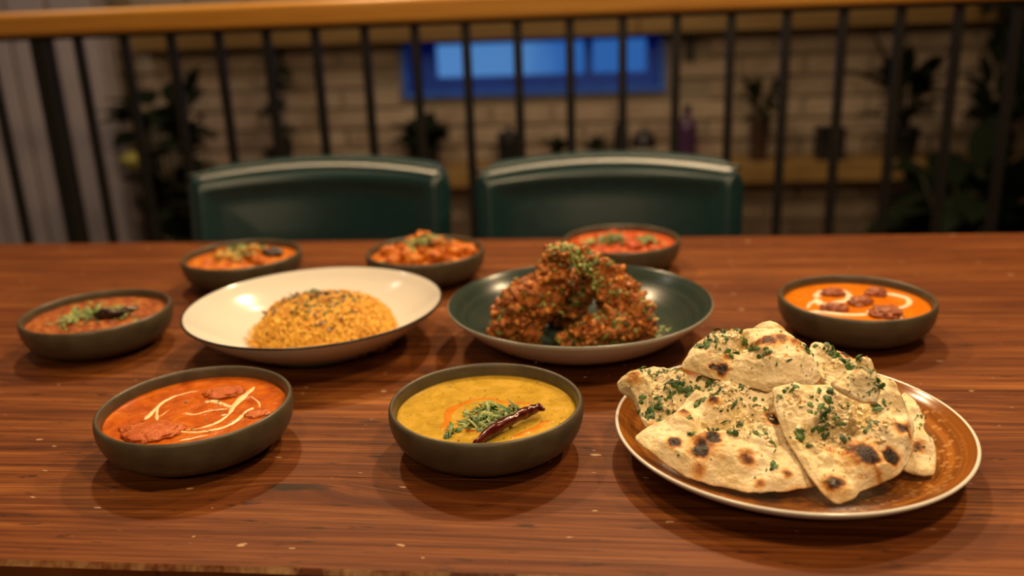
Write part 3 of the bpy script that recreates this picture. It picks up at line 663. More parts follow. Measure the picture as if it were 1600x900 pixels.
def plate(name, prof, loc, label, inner, outer, split, segs=128, rim=None):
    P = smooth_prof(prof, 5)
    me = lathe(name, P, segs)
    o = link(name, me, [outer, inner], loc=loc); tag(o, label, 'plate')
    si = split * 5
    acc = []
    cnt = 0
    for poly in me.polygons:
        cx = poly.center
    # faces are emitted ring by ring
    fi = 0
    for a in range(len(P) - 1):
        n = segs
        for k in range(n):
            if fi < len(me.polygons): me.polygons[fi].material_index = 1 if a >= si else 0
            fi += 1
    return o
rp = plate('rice_plate', [(0, .004), (.045, .004), (.060, .003), (.0625, 0), (.066, .0015), (.070, .006), (.095, .0155), (.120, .0315), (.1335, .0435), (.1352, .0462), (.1342, .0474),
           (.1320, .0462), (.118, .0340), (.095, .0200), (.070, .0120), (.045, .0095), (0, .0090)], (-.309, .866, ZT),
           'white shallow plate with a thin dark rim holding yellow rice', M['white_glaze'], M['white_glaze'], 10)
v, f = [], []
tube(v, f, [(.1345 * math.cos(a * math.pi / 80), .1345 * math.sin(a * math.pi / 80), .0466) for a in range(161)], .00135, 8, cap=False)
link('rim_line', pmesh('rim_line', v, f), M['dark_rim'], rp)['label'] = 'thin dark line round the rim'
gp = plate('green_plate', [(0, .004), (.045, .004), (.060, .003), (.0625, 0), (.066, .0015), (.072, .006), (.098, .0150), (.122, .0315), (.1340, .0425), (.1364, .0458), (.1356, .0474),
           (.1335, .0468), (.120, .0335), (.098, .0195), (.070, .0120), (.045, .0095), (0, .0090)], (-.0285, .873, ZT),
           'shallow plate glazed dark green inside and white outside holding fried chicken', M['green_glaze'], M['white_glaze'], 10)
v, f = [], []
tube(v, f, [(.1352 * math.cos(a * math.pi / 80), .1352 * math.sin(a * math.pi / 80), .0464) for a in range(161)], .0014, 8, cap=False)
M['grey_rim'] = simple('grey_rim_glaze', (.34, .33, .27), .25)
link('rim_line', pmesh('rim_line', v, f), M['grey_rim'], gp)['label'] = 'pale grey glazed rim'
npz = plate('naan_plate', [(0, .003), (.060, .003), (.078, .0025), (.080, 0), (.083, .0012), (.088, .005), (.108, .0105), (.124, .0180), (.1310, .0235), (.1325, .0258), (.1318, .0270),
           (.1300, .0266), (.122, .0205), (.106, .0130), (.085, .0090), (.050, .0080), (0, .0080)], (.1388, .6353, ZT),
           'round plate of speckled amber brown glaze with white edge under the naan', M['brown_glaze'], M['white_glaze'], 11)

# ------------------------------------------------------------------ small food helpers
def leaf_bits(v, f, p, nrm, size, rnd, long=1.0):
    nrm = Vector(nrm).normalized(); a = nrm.orthogonal().normalized(); a.rotate(Matrix.Rotation(rnd.uniform(0, 6.28), 3, nrm)); b = nrm.cross(a)
    L = size * rnd.uniform(.6, 1.4) * long; W = size * rnd.uniform(.25, .5) / (long ** .5)
    tl = rnd.uniform(-.3, .5); i = len(v); cv = rnd.uniform(-.25, .25)
    for t, ww in ((-.5, .25), (-.1, 1.), (.25, .8), (.5, .15)):
        c = Vector(p) + a * (t * L) + nrm * (.0006 + (t + .5) * L * tl * .5 - t * t * L * .5 + L * .12) + b * (cv * t * t * L)
        v.append(tuple(c + b * W * ww)); v.append(tuple(c + nrm * (W * ww * .35))); v.append(tuple(c - b * W * ww))
    for k in range(3):
        for q in (0, 1):
            x = i + k * 3 + q; f.append((x, x + 3, x + 4, x + 1))
def chip(v, f, p, size, rnd):
    i = len(v); Mx = Euler((rnd.uniform(0, 6), rnd.uniform(0, 6), rnd.uniform(0, 6))).to_matrix()
    s = [size * rnd.uniform(.5, 1.2) for _ in range(3)]
    add_box(v, f, p, s, Mx)
    for k in range(i, i + 8):
        v[k] = tuple(c + rnd.uniform(-.18, .18) * size for c in v[k])

# ------------------------------------------------------------------ naan
def make_naan(key, label, T=.0050, K=64, m=220, parent=None, name='naan_bread', seed=0, big=()):
    d = NAAN[key]; rnd = random.Random(ord(key))
    pts = resample([(a / 1000, b / 1000) for a, b in d['out']], m)
    for _ in range(5):
        pts = [((pts[i-1][0] + 2 * pts[i][0] + pts[(i+1) % m][0]) / 4, (pts[i-1][1] + 2 * pts[i][1] + pts[(i+1) % m][1]) / 4) for i in range(m)]
    pts = [(x * (1 + .022 * fbm(x * 90 + seed, y * 90, 1.3, 3)), y * (1 + .022 * fbm(x * 90, y * 90 + seed, 4.1, 3))) for x, y in pts]
    bumps = [(a / 1000, b / 1000, r / 1000, h / 1000 * 1.45) for a, b, r, h in d['bump']]
    chars = [(a / 1000, b / 1000, r / 1000 * 1.2, s) for a, b, r, s in d['char']]
    sd = ord(key) * 1.7
    butter_shade = [(q[0] / 1000, q[1] / 1000, q[2] / 1000 * 1.9) for q in d['garlic']]  # buttered patches; their low spots also carry the painted crease shade
    def sag(x, y): return .0042 * fbm(x * 20 + sd, y * 20, sd, 2)
    def top(x, y, rho):
        z = T * math.sqrt(max(0, 1 - rho ** 7)) * .62 + sag(x, y)
        e = min(1, (1 - rho) * 7)
        for bx, by, r, h in bumps:
            q = math.hypot(x - bx, y - by) / r
            pw = 4.0 if h > .014 else 2.4
            if q < 2.2: z += h * math.exp(-1.1 * q ** pw) * (e if h < .014 else min(1, e * 2))
        ee = max(0, min(1, (1 - rho) * 12))
        z += ee * (.0024 * fbm(x * 60 + sd, y * 60, 2.2, 4) + .0009 * fbm(x * 260, y * 260 + sd, 5.5, 2))
        wb = 0
        for gx, gy, gr in butter_shade: wb = max(wb, math.exp(-(math.hypot(x - gx, y - gy) / gr) ** 4))
        if wb > .05: z += wb * ee * (.0030 * abs(fbm(x * 120 + sd, y * 120, 7.5, 3)) - .0008)
        # plump outer rim
        z += .0010 * math.exp(-((rho - .90) / .06) ** 2) * (1 + noise.noise(Vector((x * 45 + sd, y * 45, 0))))
        return z
    def chv(x, y):
        c = 0
        for cx, cy, r, s in chars:
            wob = 1 + .35 * noise.noise(Vector((x * 230 + sd, y * 230, s * 3)))
            q = math.hypot(x - cx, y - cy) / (r * wob)
            if q < 2.2: c = max(c, s * math.exp(-.95 * q ** 3.2) if s > .6 else s * math.exp(-.9 * q ** 2.2))
            if s > .6 and q < 3: c = max(c, .36 * math.exp(-.5 * q ** 2))
        return c
    def relief(x, y):
        z = .0026 * fbm(x * 60 + sd, y * 60, 2.2, 4)
        for bx, by, r, h in bumps:
            q = math.hypot(x - bx, y - by) / r
            if q < 2: z += h * .6 * math.exp(-1.1 * q * q)
        return z
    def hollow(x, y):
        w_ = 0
        for gx, gy, gr in butter_shade: w_ = max(w_, math.exp(-(math.hypot(x - gx, y - gy) / gr) ** 4))
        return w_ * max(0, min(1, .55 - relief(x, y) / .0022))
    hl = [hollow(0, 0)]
    v, f, ch = [(0, 0, top(0, 0, 0))], [], [chv(0, 0)]
    rhos = [1 - (1 - k / K) ** 1.15 for k in range(1, K + 1)]
    for rho in rhos:
        for x, y in pts:
            px, py = x * rho, y * rho
            v.append((px, py, top(px, py, rho) if rho < 1 else sag(px, py)))
            rim = .10 * max(0, (rho - .93) / .07) * (1 + 2.2 * noise.noise(Vector((px * 60, py * 60, sd))))
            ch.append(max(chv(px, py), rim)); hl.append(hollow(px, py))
    for k in range(m): f.append((0, 1 + k, 1 + (k + 1) % m))
    for r in range(K - 1):
        for k in range(m):
            k2 = (k + 1) % m; a = 1 + r * m; f.append((a + k, a + m + k, a + m + k2, a + k2))
    base = len(v); prev = 1 + (K - 1) * m
    for rho in (.975, .93, .8, .5):
        s0 = len(v)
        for x, y in pts:
            px, py = x * rho, y * rho
            v.append((px, py, sag(px, py) - T * .5 * math.sqrt(max(0, 1 - rho ** 7)))); ch.append(.12)
        for k in range(m):
            k2 = (k + 1) % m; f.append((prev + k, s0 + k, s0 + k2, prev + k2))
        prev = s0
    v.append((0, 0, sag(0, 0) - T * .5)); ch.append(.1); c = len(v) - 1
    for k in range(m): f.append((prev + k, c, prev + (k + 1) % m))
    if sum(pts[i][0] * pts[(i+1) % m][1] - pts[(i+1) % m][0] * pts[i][1] for i in range(m)) < 0:
        f = [tuple(reversed(q)) for q in f]
    me = pmesh(name, v, f)
    at = me.attributes.new('char', 'FLOAT', 'POINT'); at.data.foreach_set('value', ch)
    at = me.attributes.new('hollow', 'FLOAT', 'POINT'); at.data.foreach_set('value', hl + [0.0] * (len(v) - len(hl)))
    o = link(name, me, M['naan'], parent)
    Mw = Matrix.Translation(d['o']) @ Matrix.Rotation(R(d['tilt']), 4, 'X')
    if parent: o.matrix_basis = parent.matrix_basis.inverted() @ Mw
    else: o.matrix_basis = Mw
    if not parent: tag(o, label, 'flatbread', 'garlic naan pieces piled on the amber plate')
    elif label: o['label'] = label
    bvh = BVHTree.FromPolygons([Vector(q) for q in v], f)
    def hit(x, y):
        h = bvh.ray_cast(Vector((x, y, .2)), Vector((0, 0, -1)))
        return (h[0], h[1]) if h[0] is not None else (None, None)
    hv, hf = [], []
    for hx, hy, r, n in d['herb']:
        for _ in range(int(n * 1.9)):
            x = hx / 1000 + rnd.gauss(0, r / 1000 * .6); y = hy / 1000 + rnd.gauss(0, r / 1000 * .6)
            p, nn = hit(x, y)
            if p is None or nn.z < .2: continue
            leaf_bits(hv, hf, p, nn, rnd.choice((.0018, .0024, .0032, .0042, .0055)), rnd, rnd.choice((1, 1, 1.6)))
    for _ in range(36):      # loose specks
        i = rnd.randrange(m); rr = math.sqrt(rnd.random()) * .9
        p, nn = hit(pts[i][0] * rr, pts[i][1] * rr)
        if p is None or nn.z < .2: continue
        leaf_bits(hv, hf, p, nn, rnd.uniform(.0011, .0022), rnd, rnd.choice((1, 2)))
    if hf and key != 'H': tag(link('chopped_coriander', pmesh('chopped_coriander', hv, hf), M['herb'], o), 'dark green chopped coriander', kind='stuff')
    gv, gf = [], []
    for hx, hy, r, n in d['garlic']:
        for _ in range(int(n * 2.3)):
            p, nn = hit(hx / 1000 + rnd.gauss(0, r / 1000 * .7), hy / 1000 + rnd.gauss(0, r / 1000 * .7))
            if p is None: continue
            chip(gv, gf, p + nn * .0006, rnd.uniform(.0010, .0034), rnd)
    if gf: tag(link('minced_garlic', pmesh('minced_garlic', gv, gf), M['garlic'], o, smooth=False), 'pale bits of minced garlic', kind='stuff')
    return o
make_naan('A', 'long curved naan piece at the front left of the pile with three black char spots')
nb = make_naan('B', 'square naan piece at the front right with large charred blister and corner towards the viewer')
make_naan('G', 'folded over corner', parent=nb, name='folded_corner', K=36, m=120)
make_naan('C', 'naan piece on top at the back with a big golden brown bubble')
make_naan('D', 'naan piece at the left end of the pile with a thick patch of coriander')
make_naan('E', 'small folded naan piece at the back right with long dark green leaves', K=40, m=140)
make_naan('F', 'plain pale naan piece lying on the plate under the right of the pile', K=40, m=140)
make_naan('H', 'naan tip sticking up behind the big golden brown bubble', K=30, m=120, T=.005)

# ------------------------------------------------------------------ curries
def curry(name, i, level, mat, label, amp=.0006, freq=60, heap=0, heapr=.05, crumbly=0):
    (bx, by), _ = BOWLS[i]
    RR = .0722 if level > .028 else .0712
    K, m = 44, 150
    def z(x, y):
        r = math.hypot(x, y) / RR
        h = level + amp * fbm(x * freq + i * 3, y * freq, i, 4) * (1 - r ** 8) + .0010 * max(0, (r - .93) / .07)
        if heap: h += heap * math.exp(-(math.hypot(x, y) / heapr) ** 2.4) * (1 + .35 * fbm(x * 45 + i, y * 45, 3, 3))
        if crumbly: h += crumbly * max(0, fbm(x * 130 + i, y * 130, 9, 3)) * (1 - r ** 6)
        return h
    v, f = [(0, 0, z(0, 0))], []
    for k in range(1, K + 1):
        for q in range(m):
            a = 2 * math.pi * q / m; x, y = RR * k / K * math.cos(a), RR * k / K * math.sin(a); v.append((x, y, z(x, y)))
    for q in range(m): f.append((0, 1 + q, 1 + (q + 1) % m))
    for k in range(K - 1):
        a = 1 + k * m
        for q in range(m): q2 = (q + 1) % m; f.append((a + q, a + m + q, a + m + q2, a + q2))
    s0 = len(v); a = 1 + (K - 1) * m
    for q in range(m):
        an = 2 * math.pi * q / m; v.append((.060 * math.cos(an), .060 * math.sin(an), .0135))
    for q in range(m): q2 = (q + 1) % m; f.append((a + q, s0 + q, s0 + q2, a + q2))
    f.append(tuple(reversed(range(s0, s0 + m))))
    o = link(name, pmesh(name, v, f), mat, loc=(bx, by, ZT)); tag(o, label, 'curry')
    return o, z
def ribbon(name, path, z, mat, parent, h=.0011, seed=0):
    P = smooth_prof([(a / 1000, b / 1000, c / 1000) for a, b, c in path], 10)
    v, f = [], []; n = len(P); C = 7
    for i, (x, y, wd) in enumerate(P):
        a, b = P[max(i-1, 0)], P[min(i+1, n-1)]; tx, ty = b[0]-a[0], b[1]-a[1]; L = math.hypot(tx, ty) or 1; nx, ny = -ty / L, tx / L
        end = min(1, i / 5, (n - 1 - i) / 5) ; end = math.sqrt(max(.0, end))
        wd = max(.0001, wd) * (.15 + .85 * end) * (1 + .35 * noise.noise(Vector((x * 160 + seed, y * 160, 2))))
        for k in range(C):
            u = -1 + 2 * k / (C - 1); px, py = x + nx * wd * u, y + ny * wd * u
            v.append((px, py, z(px, py) + (1 - u * u) * min(h, wd * .6) - .0002))
    for i in range(n - 1):
        for k in range(C - 1): a = i * C + k; f.append((a, a + 1, a + C + 1, a + C))
    return link(name, pmesh(name, v, f), mat, parent)
def herbs_on(name, parent, z, spots, mat='herb', size=.0035, seed=1, lift=.0, label=None, up=0):
    rnd = random.Random(seed); v, f = [], []
    for hx, hy, r, n in spots:
        for _ in range(n):
            x, y = hx + rnd.gauss(0, r * .5), hy + rnd.gauss(0, r * .5)
            hh = max(0, 1 - math.hypot(x - hx, y - hy) / (r * 1.3)) * lift * rnd.random()
            leaf_bits(v, f, (x, y, z(x, y) + hh + up), (rnd.uniform(-.6, .6), rnd.uniform(-.6, .6), 1), size * rnd.uniform(.6, 1.5), rnd, rnd.choice((1, 1.5, 2.5)))
    return tag(link(name, pmesh(name, v, f), M[mat], parent), label, kind='stuff')
def chunk(name, parent, z, x, y, r, mat, seed, flat=.45, sink=.35, asp=1.3, ang=0, amp=.25):
    Mx = Matrix.Rotation(ang, 3, 'Z')
    return link(name, blob(name, (x, y, z(x, y) + r * flat * (1 - 2 * sink)), (r * asp, r, r * flat), amp, 90, 4, seed, Mx), M[mat], parent)

o, z = curry('tomato_curry', 0, .0315, M['s_tomato'], 'red tomato curry with a cream swirl and pink chicken lumps in the front left bowl', .0008, 70)
for k, p in enumerate(TOMATO): ribbon('cream_swirl', p, z, M['cream'], o, .0009, k)
for k, (x, y, r) in enumerate(TOMATO_CHUNK):
    chunk('chicken_chunk', o, z, x / 1000, y / 1000, r / 1000, 'chunk_pink', k + 2, .22, .38, 1.3, .25)
herbs_on('coriander_specks', o, z, [(.0, .0, .09, 26), (.01, .018, .006, 5)], 'herb', .0018, 4)
o, z = curry('yellow_dal', 1, .0305, M['s_dal'], 'yellow lentil dal with orange oil and herbs in the front bowl', .0004, 60)
for k, p in enumerate(DAL_OIL): ribbon('chilli_oil', p, z, M['s_oil'], o, .0004, k)
herbs_on('coriander', o, z, [(a / 1000, b / 1000, r / 1000, int(r * 4.2)) for a, b, r in DAL_HERB[:4]], 'herb_pale', .0042, 5, .004, 'shredded coriander heap')
herbs_on('coriander_leaf', o, z, [(a / 1000, b / 1000, r / 1000, int(r * 1.8)) for a, b, r in DAL_HERB], 'herb', .0048, 6, .006)
herbs_on('spice_specks', o, z, [(0, 0, .10, 60)], 'dark_veg', .0013, 8)
# dried chilli resting in the dal
P = smooth_prof([(a / 1000, b / 1000, .0335 + .0045 * min(1, i / 2), c / 2000 * 1.25) for i, (a, b, c) in enumerate(CHILLI)], 8)
v, f = [], []
tube(v, f, [p[:3] for p in P], [max(.0006, p[3]) for p in P], 20, True, .30)
dc = link('dried_chilli', pmesh('dried_chilli', v, f), M['chilli'], loc=(BOWLS[1][0][0], BOWLS[1][0][1], ZT)); tag(dc, 'dark red dried chilli lying across the yellow dal', 'chilli')
o, z = curry('orange_curry', 2, .0325, M['s_butter'], 'bright orange curry with white cream loops in the bowl behind the naan', .0003, 40)
for k, p in enumerate(KOFTA_CREAM): ribbon('cream_swirl', [(q[0], q[1], q[2] * 1.35) for q in p], z, M['cream_white'], o, .0014, k)
for k, (x, y, r) in enumerate(KOFTA_CHUNK):
    chunk('browned_chunk', o, z, x / 1000, y / 1000, r / 1000 * .95, 'kofta', k * 3.7 + 9, .50, .34, (1.25, 1.35, 1.0, 1.5, 1.15)[k], (.2, .7, .3, 0, .2)[k], .40)
o, z = curry('masala_curry', 3, .0325, M['s_masala'], 'coarse orange masala curry with herbs in the far left bowl', .0018, 90, crumbly=.004)
herbs_on('coriander', o, z, [(-.016, .004, .024, 110), (.004, .018, .018, 60), (-.020, -.020, .016, 45), (.036, -.004, .014, 16)], 'herb_pale', .0045, 11, .005, 'pale green chopped herbs')
herbs_on('coriander_leaf', o, z, [(-.012, .000, .022, 40)], 'herb', .0045, 12, .004)
v, f = [], []
P = smooth_prof([(.000, -.004, z(0, 0) + .004, .003), (.010, -.004, z(.01, 0) + .006, .0052), (.022, -.002, z(.02, 0) + .006, .005), (.034, .004, z(.034, 0) + .006, .0036), (.042, .012, z(.042, .01) + .006, .001)], 7)
tube(v, f, [p[:3] for p in P], [p[3] for p in P], 14, True, .5)
c2 = link('dried_chilli', pmesh('dried_chilli', v, f), M['dark_veg'], loc=(BOWLS[3][0][0], BOWLS[3][0][1], ZT)); tag(c2, 'blackened dried chilli lying on the coarse masala in the left bowl', 'chilli')
o, z = curry('vegetable_curry', 4, .0315, M['s_orange'], 'orange vegetable curry with dark pieces in the back left bowl', .0015, 80, heap=.006, crumbly=.003)
rv = random.Random(3)
for k in range(15):
    a = rv.uniform(0, 6.28); q = rv.uniform(.006, .042)
    chunk('vegetable_piece', o, z, .004 + q * math.cos(a), .004 + q * math.sin(a) * .8, rv.uniform(.006, .010), rv.choice(['veg', 's_orange', 'dark_veg', 's_orange', 'veg']), k, .7, .2, 1.5, a, .3)
herbs_on('coriander', o, z, [(.006, -.004, .024, 50), (-.010, .010, .016, 26)], 'herb_pale', .0050, 13, .009, 'pale green herbs', .006)
herbs_on('coriander_leaf', o, z, [(.000, .0, .03, 24)], 'herb', .0055, 33, .006, None, .006)
o, z = curry('chunky_curry', 5, .0310, M['s_orange'], 'orange chunks heaped up with green herbs in the back middle bowl', .0015, 80, heap=.012, heapr=.045, crumbly=.003)
for k in range(22):
    a = k * 2.4; q = .054 * math.sqrt((k + .5) / 22)
    chunk('orange_chunk', o, z, q * math.cos(a), q * math.sin(a), rv.uniform(.007, .0115), 's_orange', k + 40, .8, .25, 1.25, a, .3)
chunk('orange_chunk', o, z, -.004, .012, .011, 's_orange', 99, 1.0, .05, 1.1, .4, .3)
herbs_on('coriander', o, z, [(.002, -.008, .020, 80)], 'herb_pale', .0050, 14, .010, 'green herbs on top of the heap', .010)
herbs_on('coriander_leaf', o, z, [(.004, -.006, .02, 24), (.0, .0, .06, 16)], 'herb', .0055, 34, .008, None, .008)
o, z = curry('red_curry', 6, .0325, M['s_red'], 'red curry scattered with green herbs in the back right bowl', .0015, 80, crumbly=.003, heap=.003)
for k in range(12):
    a = k * 2.4 + .5; q = .056 * math.sqrt((k + .5) / 12)
    chunk('red_chunk', o, z, q * math.cos(a), q * math.sin(a), rv.uniform(.007, .011), 's_red', k + 70, .45, .3, 1.3, a, .3)
herbs_on('coriander', o, z, [(-.010, .0, .022, 70), (.034, -.006, .018, 45), (-.04, -.01, .012, 18)], 'herb_pale', .0050, 15, .006, 'green herbs on the red curry', .003)
herbs_on('coriander_leaf', o, z, [(-.008, .0, .022, 26), (.034, -.006, .015, 12)], 'herb', .0055, 35, .005, None, .003)

# ------------------------------------------------------------------ rice
rx, ry = -.301, .868
rnd = random.Random(21)
def ricez(x, y):
    r = math.hypot(x / .074, y / .066)
    r *= 1 + .10 * noise.noise(Vector((x * 22, y * 22, 1)))
    return .010 + .042 * math.sqrt(max(0, 1 - min(1, r) ** 2.6)) + .0022 * fbm(x * 80, y * 80, 2, 3) * (r < 1)
v, f = [(0, 0, ricez(0, 0))], []
K, m = 30, 90
for k in range(1, K + 1):
    for q in range(m):
        a = 2 * math.pi * q / m; x, y = .080 * k / K * math.cos(a), .072 * k / K * math.sin(a); v.append((x, y, ricez(x, y) - .002))
for q in range(m): f.append((0, 1 + q, 1 + (q + 1) % m))
for k in range(K - 1):
    a = 1 + k * m
    for q in range(m): q2 = (q + 1) % m; f.append((a + q, a + m + q, a + m + q2, a + q2))
rice = link('rice_mound', pmesh('rice_mound', v, f), M['rice_base'], loc=(rx, ry, ZT)); tag(rice, 'moulded mound of yellow spiced rice on the white plate', 'rice', kind='stuff')
bvh = BVHTree.FromPolygons([Vector(q) for q in v], f)
v, f = [], []
for _ in range(5200):
    d = Vector((rnd.gauss(0, 1), rnd.gauss(0, 1), abs(rnd.gauss(0, .8)) + .05)).normalized()
    h = bvh.ray_cast(Vector((0, 0, .006)) + d * .3, -d)
    if h[0] is None: continue
    p, nn = h[0], h[1]
    a = nn.orthogonal().normalized(); a.rotate(Matrix.Rotation(rnd.uniform(0, 6.28), 3, nn)); a = (a + nn * rnd.uniform(-.25, .40)).normalized()
    L = rnd.uniform(.0085, .0135) * .5; c = p + nn * rnd.uniform(.0003, .0022); bend = nn * rnd.uniform(-.0006, .0010)
    tube(v, f, [c - a * L, c - a * L * .5 + bend, c + a * L * .5 + bend, c + a * L], [.0003, .0008, .0008, .0003], 5)
for _ in range(160):     # loose grains round the foot
    an = rnd.uniform(2.6, 6.6); q = rnd.uniform(.070, .084); c = Vector((q * math.cos(an), q * .92 * math.sin(an), .0135 + max(0, q - .07) * .25)); a = Vector((rnd.gauss(0, 1), rnd.gauss(0, 1), .1)).normalized(); L = .004
    tube(v, f, [c - a * L, c - a * L * .5, c + a * L * .5, c + a * L], [.0003, .0010, .0010, .0003], 5)
tag(link('rice_grains', pmesh('rice_grains', v, f), M['rice'], rice), kind='stuff')
def on_bvh(bv, x, y, top=.3):
    h = bv.ray_cast(Vector((x, y, top)), Vector((0, 0, -1))); return h[0].z if h[0] is not None else 0
zz = lambda x, y: max(.012, on_bvh(bvh, x, y)) + .0012
herbs_on('coriander', rice, zz, [(-.018, .020, .010, 24), (.028, .004, .016, 20), (-.004, -.024, .016, 14), (.022, -.034, .020, 14), (-.034, -.004, .014, 12), (.0, -.01, .05, 40)], 'herb', .0046, 31, .002, 'green herbs on the rice')
herbs_on('fried_onion', rice, zz, [(-.034, .008, .020, 34), (-.004, .004, .020, 28), (-.044, -.014, .014, 14), (.02, .02, .02, 14), (0, -.02, .05, 24)], 'onion', .0055, 32, .002, 'dark fried onion shreds')

# ------------------------------------------------------------------ fried chicken in the green plate
PX, PY = -.0285, .873
def chicken(label, pts, seed, bone=True):
    P = smooth_prof(pts, 16); v, f = [], []; seg = 72
    base = empty('fried_chicken', (PX, PY, ZT)); tag(base, label, 'fried chicken', 'fried chicken pieces leaning together in the green plate')
    n = len(P); prev = None
    Q = [Vector(p[:3]) for p in P]
    for i in range(n):
        t = (Q[min(i+1, n-1)] - Q[max(i-1, 0)]).normalized()
        a = t.cross(Vector((0, 1, .2))).normalized() if prev is None else (prev - t * prev.dot(t)).normalized()
        prev = a; b = t.cross(a)
        for k in range(seg):
            an = 2 * math.pi * k / seg; dirv = a * math.cos(an) + b * math.sin(an)
            c = Q[i] + dirv * P[i][3]
            d = .38 * fbm(c.x * 42 + seed, c.y * 42, c.z * 42, 3) * P[i][3] + .0058 * max(-.35, fbm(c.x * 120, c.y * 120 + seed, c.z * 120, 4))
            v.append(tuple(c + dirv * d))
    for i in range(n - 1):
        for k in range(seg): k2 = (k + 1) % seg; f.append((i*seg+k, i*seg+k2, (i+1)*seg+k2, (i+1)*seg+k))
    v.append(tuple(Q[0])); v.append(tuple(Q[-1]))
    for k in range(seg): f.append((len(v)-2, (k+1) % seg, k)); f.append((len(v)-1, (n-1)*seg+k, (n-1)*seg+(k+1) % seg))
    link('meat', pmesh('meat', v, f), M['fry'], base)
    rnd = random.Random(seed); bv = BVHTree.FromPolygons([Vector(q) for q in v], f)
    cv, cf, gv, gf, pv, pf = [], [], [], [], [], []
    for _ in range(820):
        q = rnd.choice(Q); d = Vector((rnd.gauss(0, 1), rnd.gauss(0, 1) - .5, rnd.gauss(0, 1) + .3)).normalized()
        h = bv.ray_cast(q + d * .12, -d)
        if h[0] is None or h[0].z < .012: continue
        u = rnd.random()
        if u < .34: chip(cv, cf, h[0], rnd.choice((.0016, .0022, .003, .0042, .0055)), rnd)
        elif u < .43: leaf_bits(gv, gf, h[0], h[1], rnd.uniform(.0025, .0060), rnd, rnd.choice((1, 1.5)))
        elif u < .54: leaf_bits(pv, pf, h[0], h[1], rnd.uniform(.0025, .0060), rnd, rnd.choice((1, 1.8)))
    tag(link('masala_crumbs', pmesh('masala_crumbs', cv, cf), M['crumb'], base), 'orange brown masala crumbs', kind='stuff')
    tag(link('coriander', pmesh('coriander', gv, gf), M['herb'], base), 'dark green chopped herbs', kind='stuff')
    tag(link('coriander_shreds', pmesh('coriander_shreds', pv, pf), M['herb_pale'], base), 'pale green herb shreds', kind='stuff')
    return base
rel = lambda pts: [(x - PX, y - PY, z, r) for x, y, z, r in pts]
ca = chicken('tall fried chicken leg leaning at the left of the green plate, its end topmost', rel([(-.114, .838, .014, .006), (-.106, .841, .020, .019), (-.090, .849, .033, .027), (-.072, .856, .054, .025), (-.056, .862, .075, .016), (-.048, .866, .089, .0130), (-.044, .866, .099, .0155), (-.041, .866, .107, .006)]), 3)
cb = chicken('fried chicken leg leaning from the right of the green plate against the left one', rel([(.044, .846, .016, .006), (.034, .852, .028, .018), (.020, .862, .044, .023), (.006, .870, .062, .020), (-.012, .876, .080, .0140), (-.024, .876, .092, .0120), (-.030, .876, .098, .005)]), 8)
cc = chicken('low fried chicken piece lying at the front right of the green plate', rel([(-.048, .836, .015, .005), (-.038, .837, .017, .010), (-.018, .837, .021, .0155), (.004, .840, .026, .0190), (.022, .846, .030, .016), (.034, .850, .034, .005)]), 14)
cd = chicken('fried chicken piece added behind the others to fill the dark gap in the green plate', rel([(-.066, .908, .016, .006), (-.052, .904, .026, .018), (-.034, .900, .042, .022), (-.024, .896, .060, .017), (-.020, .893, .074, .005)]), 21)  # added piece, stands in for the dark gap between the legs
sv, sf, rnd = [], [], random.Random(5)
for k in range(46):
    leaf_bits(sv, sf, (-.044 - PX + rnd.gauss(0, .006), .862 - PY + rnd.gauss(0, .006), .105 + rnd.uniform(-.004, .004)), (rnd.uniform(-1, 1), rnd.uniform(-1, .3), 1), .005, rnd, rnd.choice((1, 2)))
for k in range(60):
    t_ = rnd.random(); leaf_bits(sv, sf, (-.034 + .03 * t_ - PX + rnd.gauss(0, .004), .858 - PY + rnd.gauss(0, .005), .101 - .032 * t_ + rnd.uniform(-.004, .004)), (rnd.uniform(-1, 1), rnd.uniform(-1, .3), 1), .0052, rnd, rnd.choice((1, 1.5)))
tag(link('herb_tuft', pmesh('herb_tuft', sv, sf), M['herb_pale'], ca), 'tuft of pale green herbs on the top end', kind='stuff')
v, f = [], []
tube(v, f, smooth_prof([(-.040 - PX, .855 - PY, .110), (-.035 - PX, .851 - PY, .105), (-.033 - PX, .849 - PY, .096), (-.029 - PX, .848 - PY, .087), (-.026 - PX, .848 - PY, .082)], 5), .0011, 7)
link('herb_stalk', pmesh('herb_stalk', v, f), M['herb_pale'], ca)
v, f = [], []
for (x, y) in ((.052, .852), (.061, .850), (.046, .842), (.056, .862), (.05, .835)):
    r_ = math.hypot(x - PX, y - PY)
    leaf_bits(v, f, (x - PX, y - PY, .0125 + max(0, r_ - .06) * .28), (0, 0, 1), .005, rnd); chip(v, f, (x - PX + .003, y - PY, .0135 + max(0, r_ - .06) * .28), .0035, rnd)
tag(link('loose_herbs', pmesh('loose_herbs', v, f), M['herb_pale'], cb), kind='stuff')

# ------------------------------------------------------------------ plants, bottles and pots along the brick wall
def leaf_shape(L, W, bend, fold=.15):
    v, f = [], []; n = 7
    for i in range(n + 1):
        t = i / n; wd = W * math.sin(math.pi * min(1, t * .93 + .07)) ** .8 if i < n else .0005
        x = L * t * math.cos(bend * t); z = L * math.sin(bend * t * .8) * -t * .6
        v += [(x, -wd, z + wd * fold), (x, 0, z), (x, wd, z + wd * fold)]
    for i in range(n):
        for q in (0, 1): a = i * 3 + q; f.append((a, a + 3, a + 4, a + 1))
    k = len(v)
    v += [(a, b, c - .0012) for a, b, c in v]; f += [tuple(reversed([q + k for q in g])) for g in f]
    return pmesh('leaf', v, f)
def pot_mesh(r, h, n=28): return lathe('pot', smooth_prof([(0, 0), (r * .72, 0), (r * .80, h * .05), (r * .95, h * .6), (r, h), (r * .90, h), (r * .86, h * .85), (0, h * .85)], 2), n)
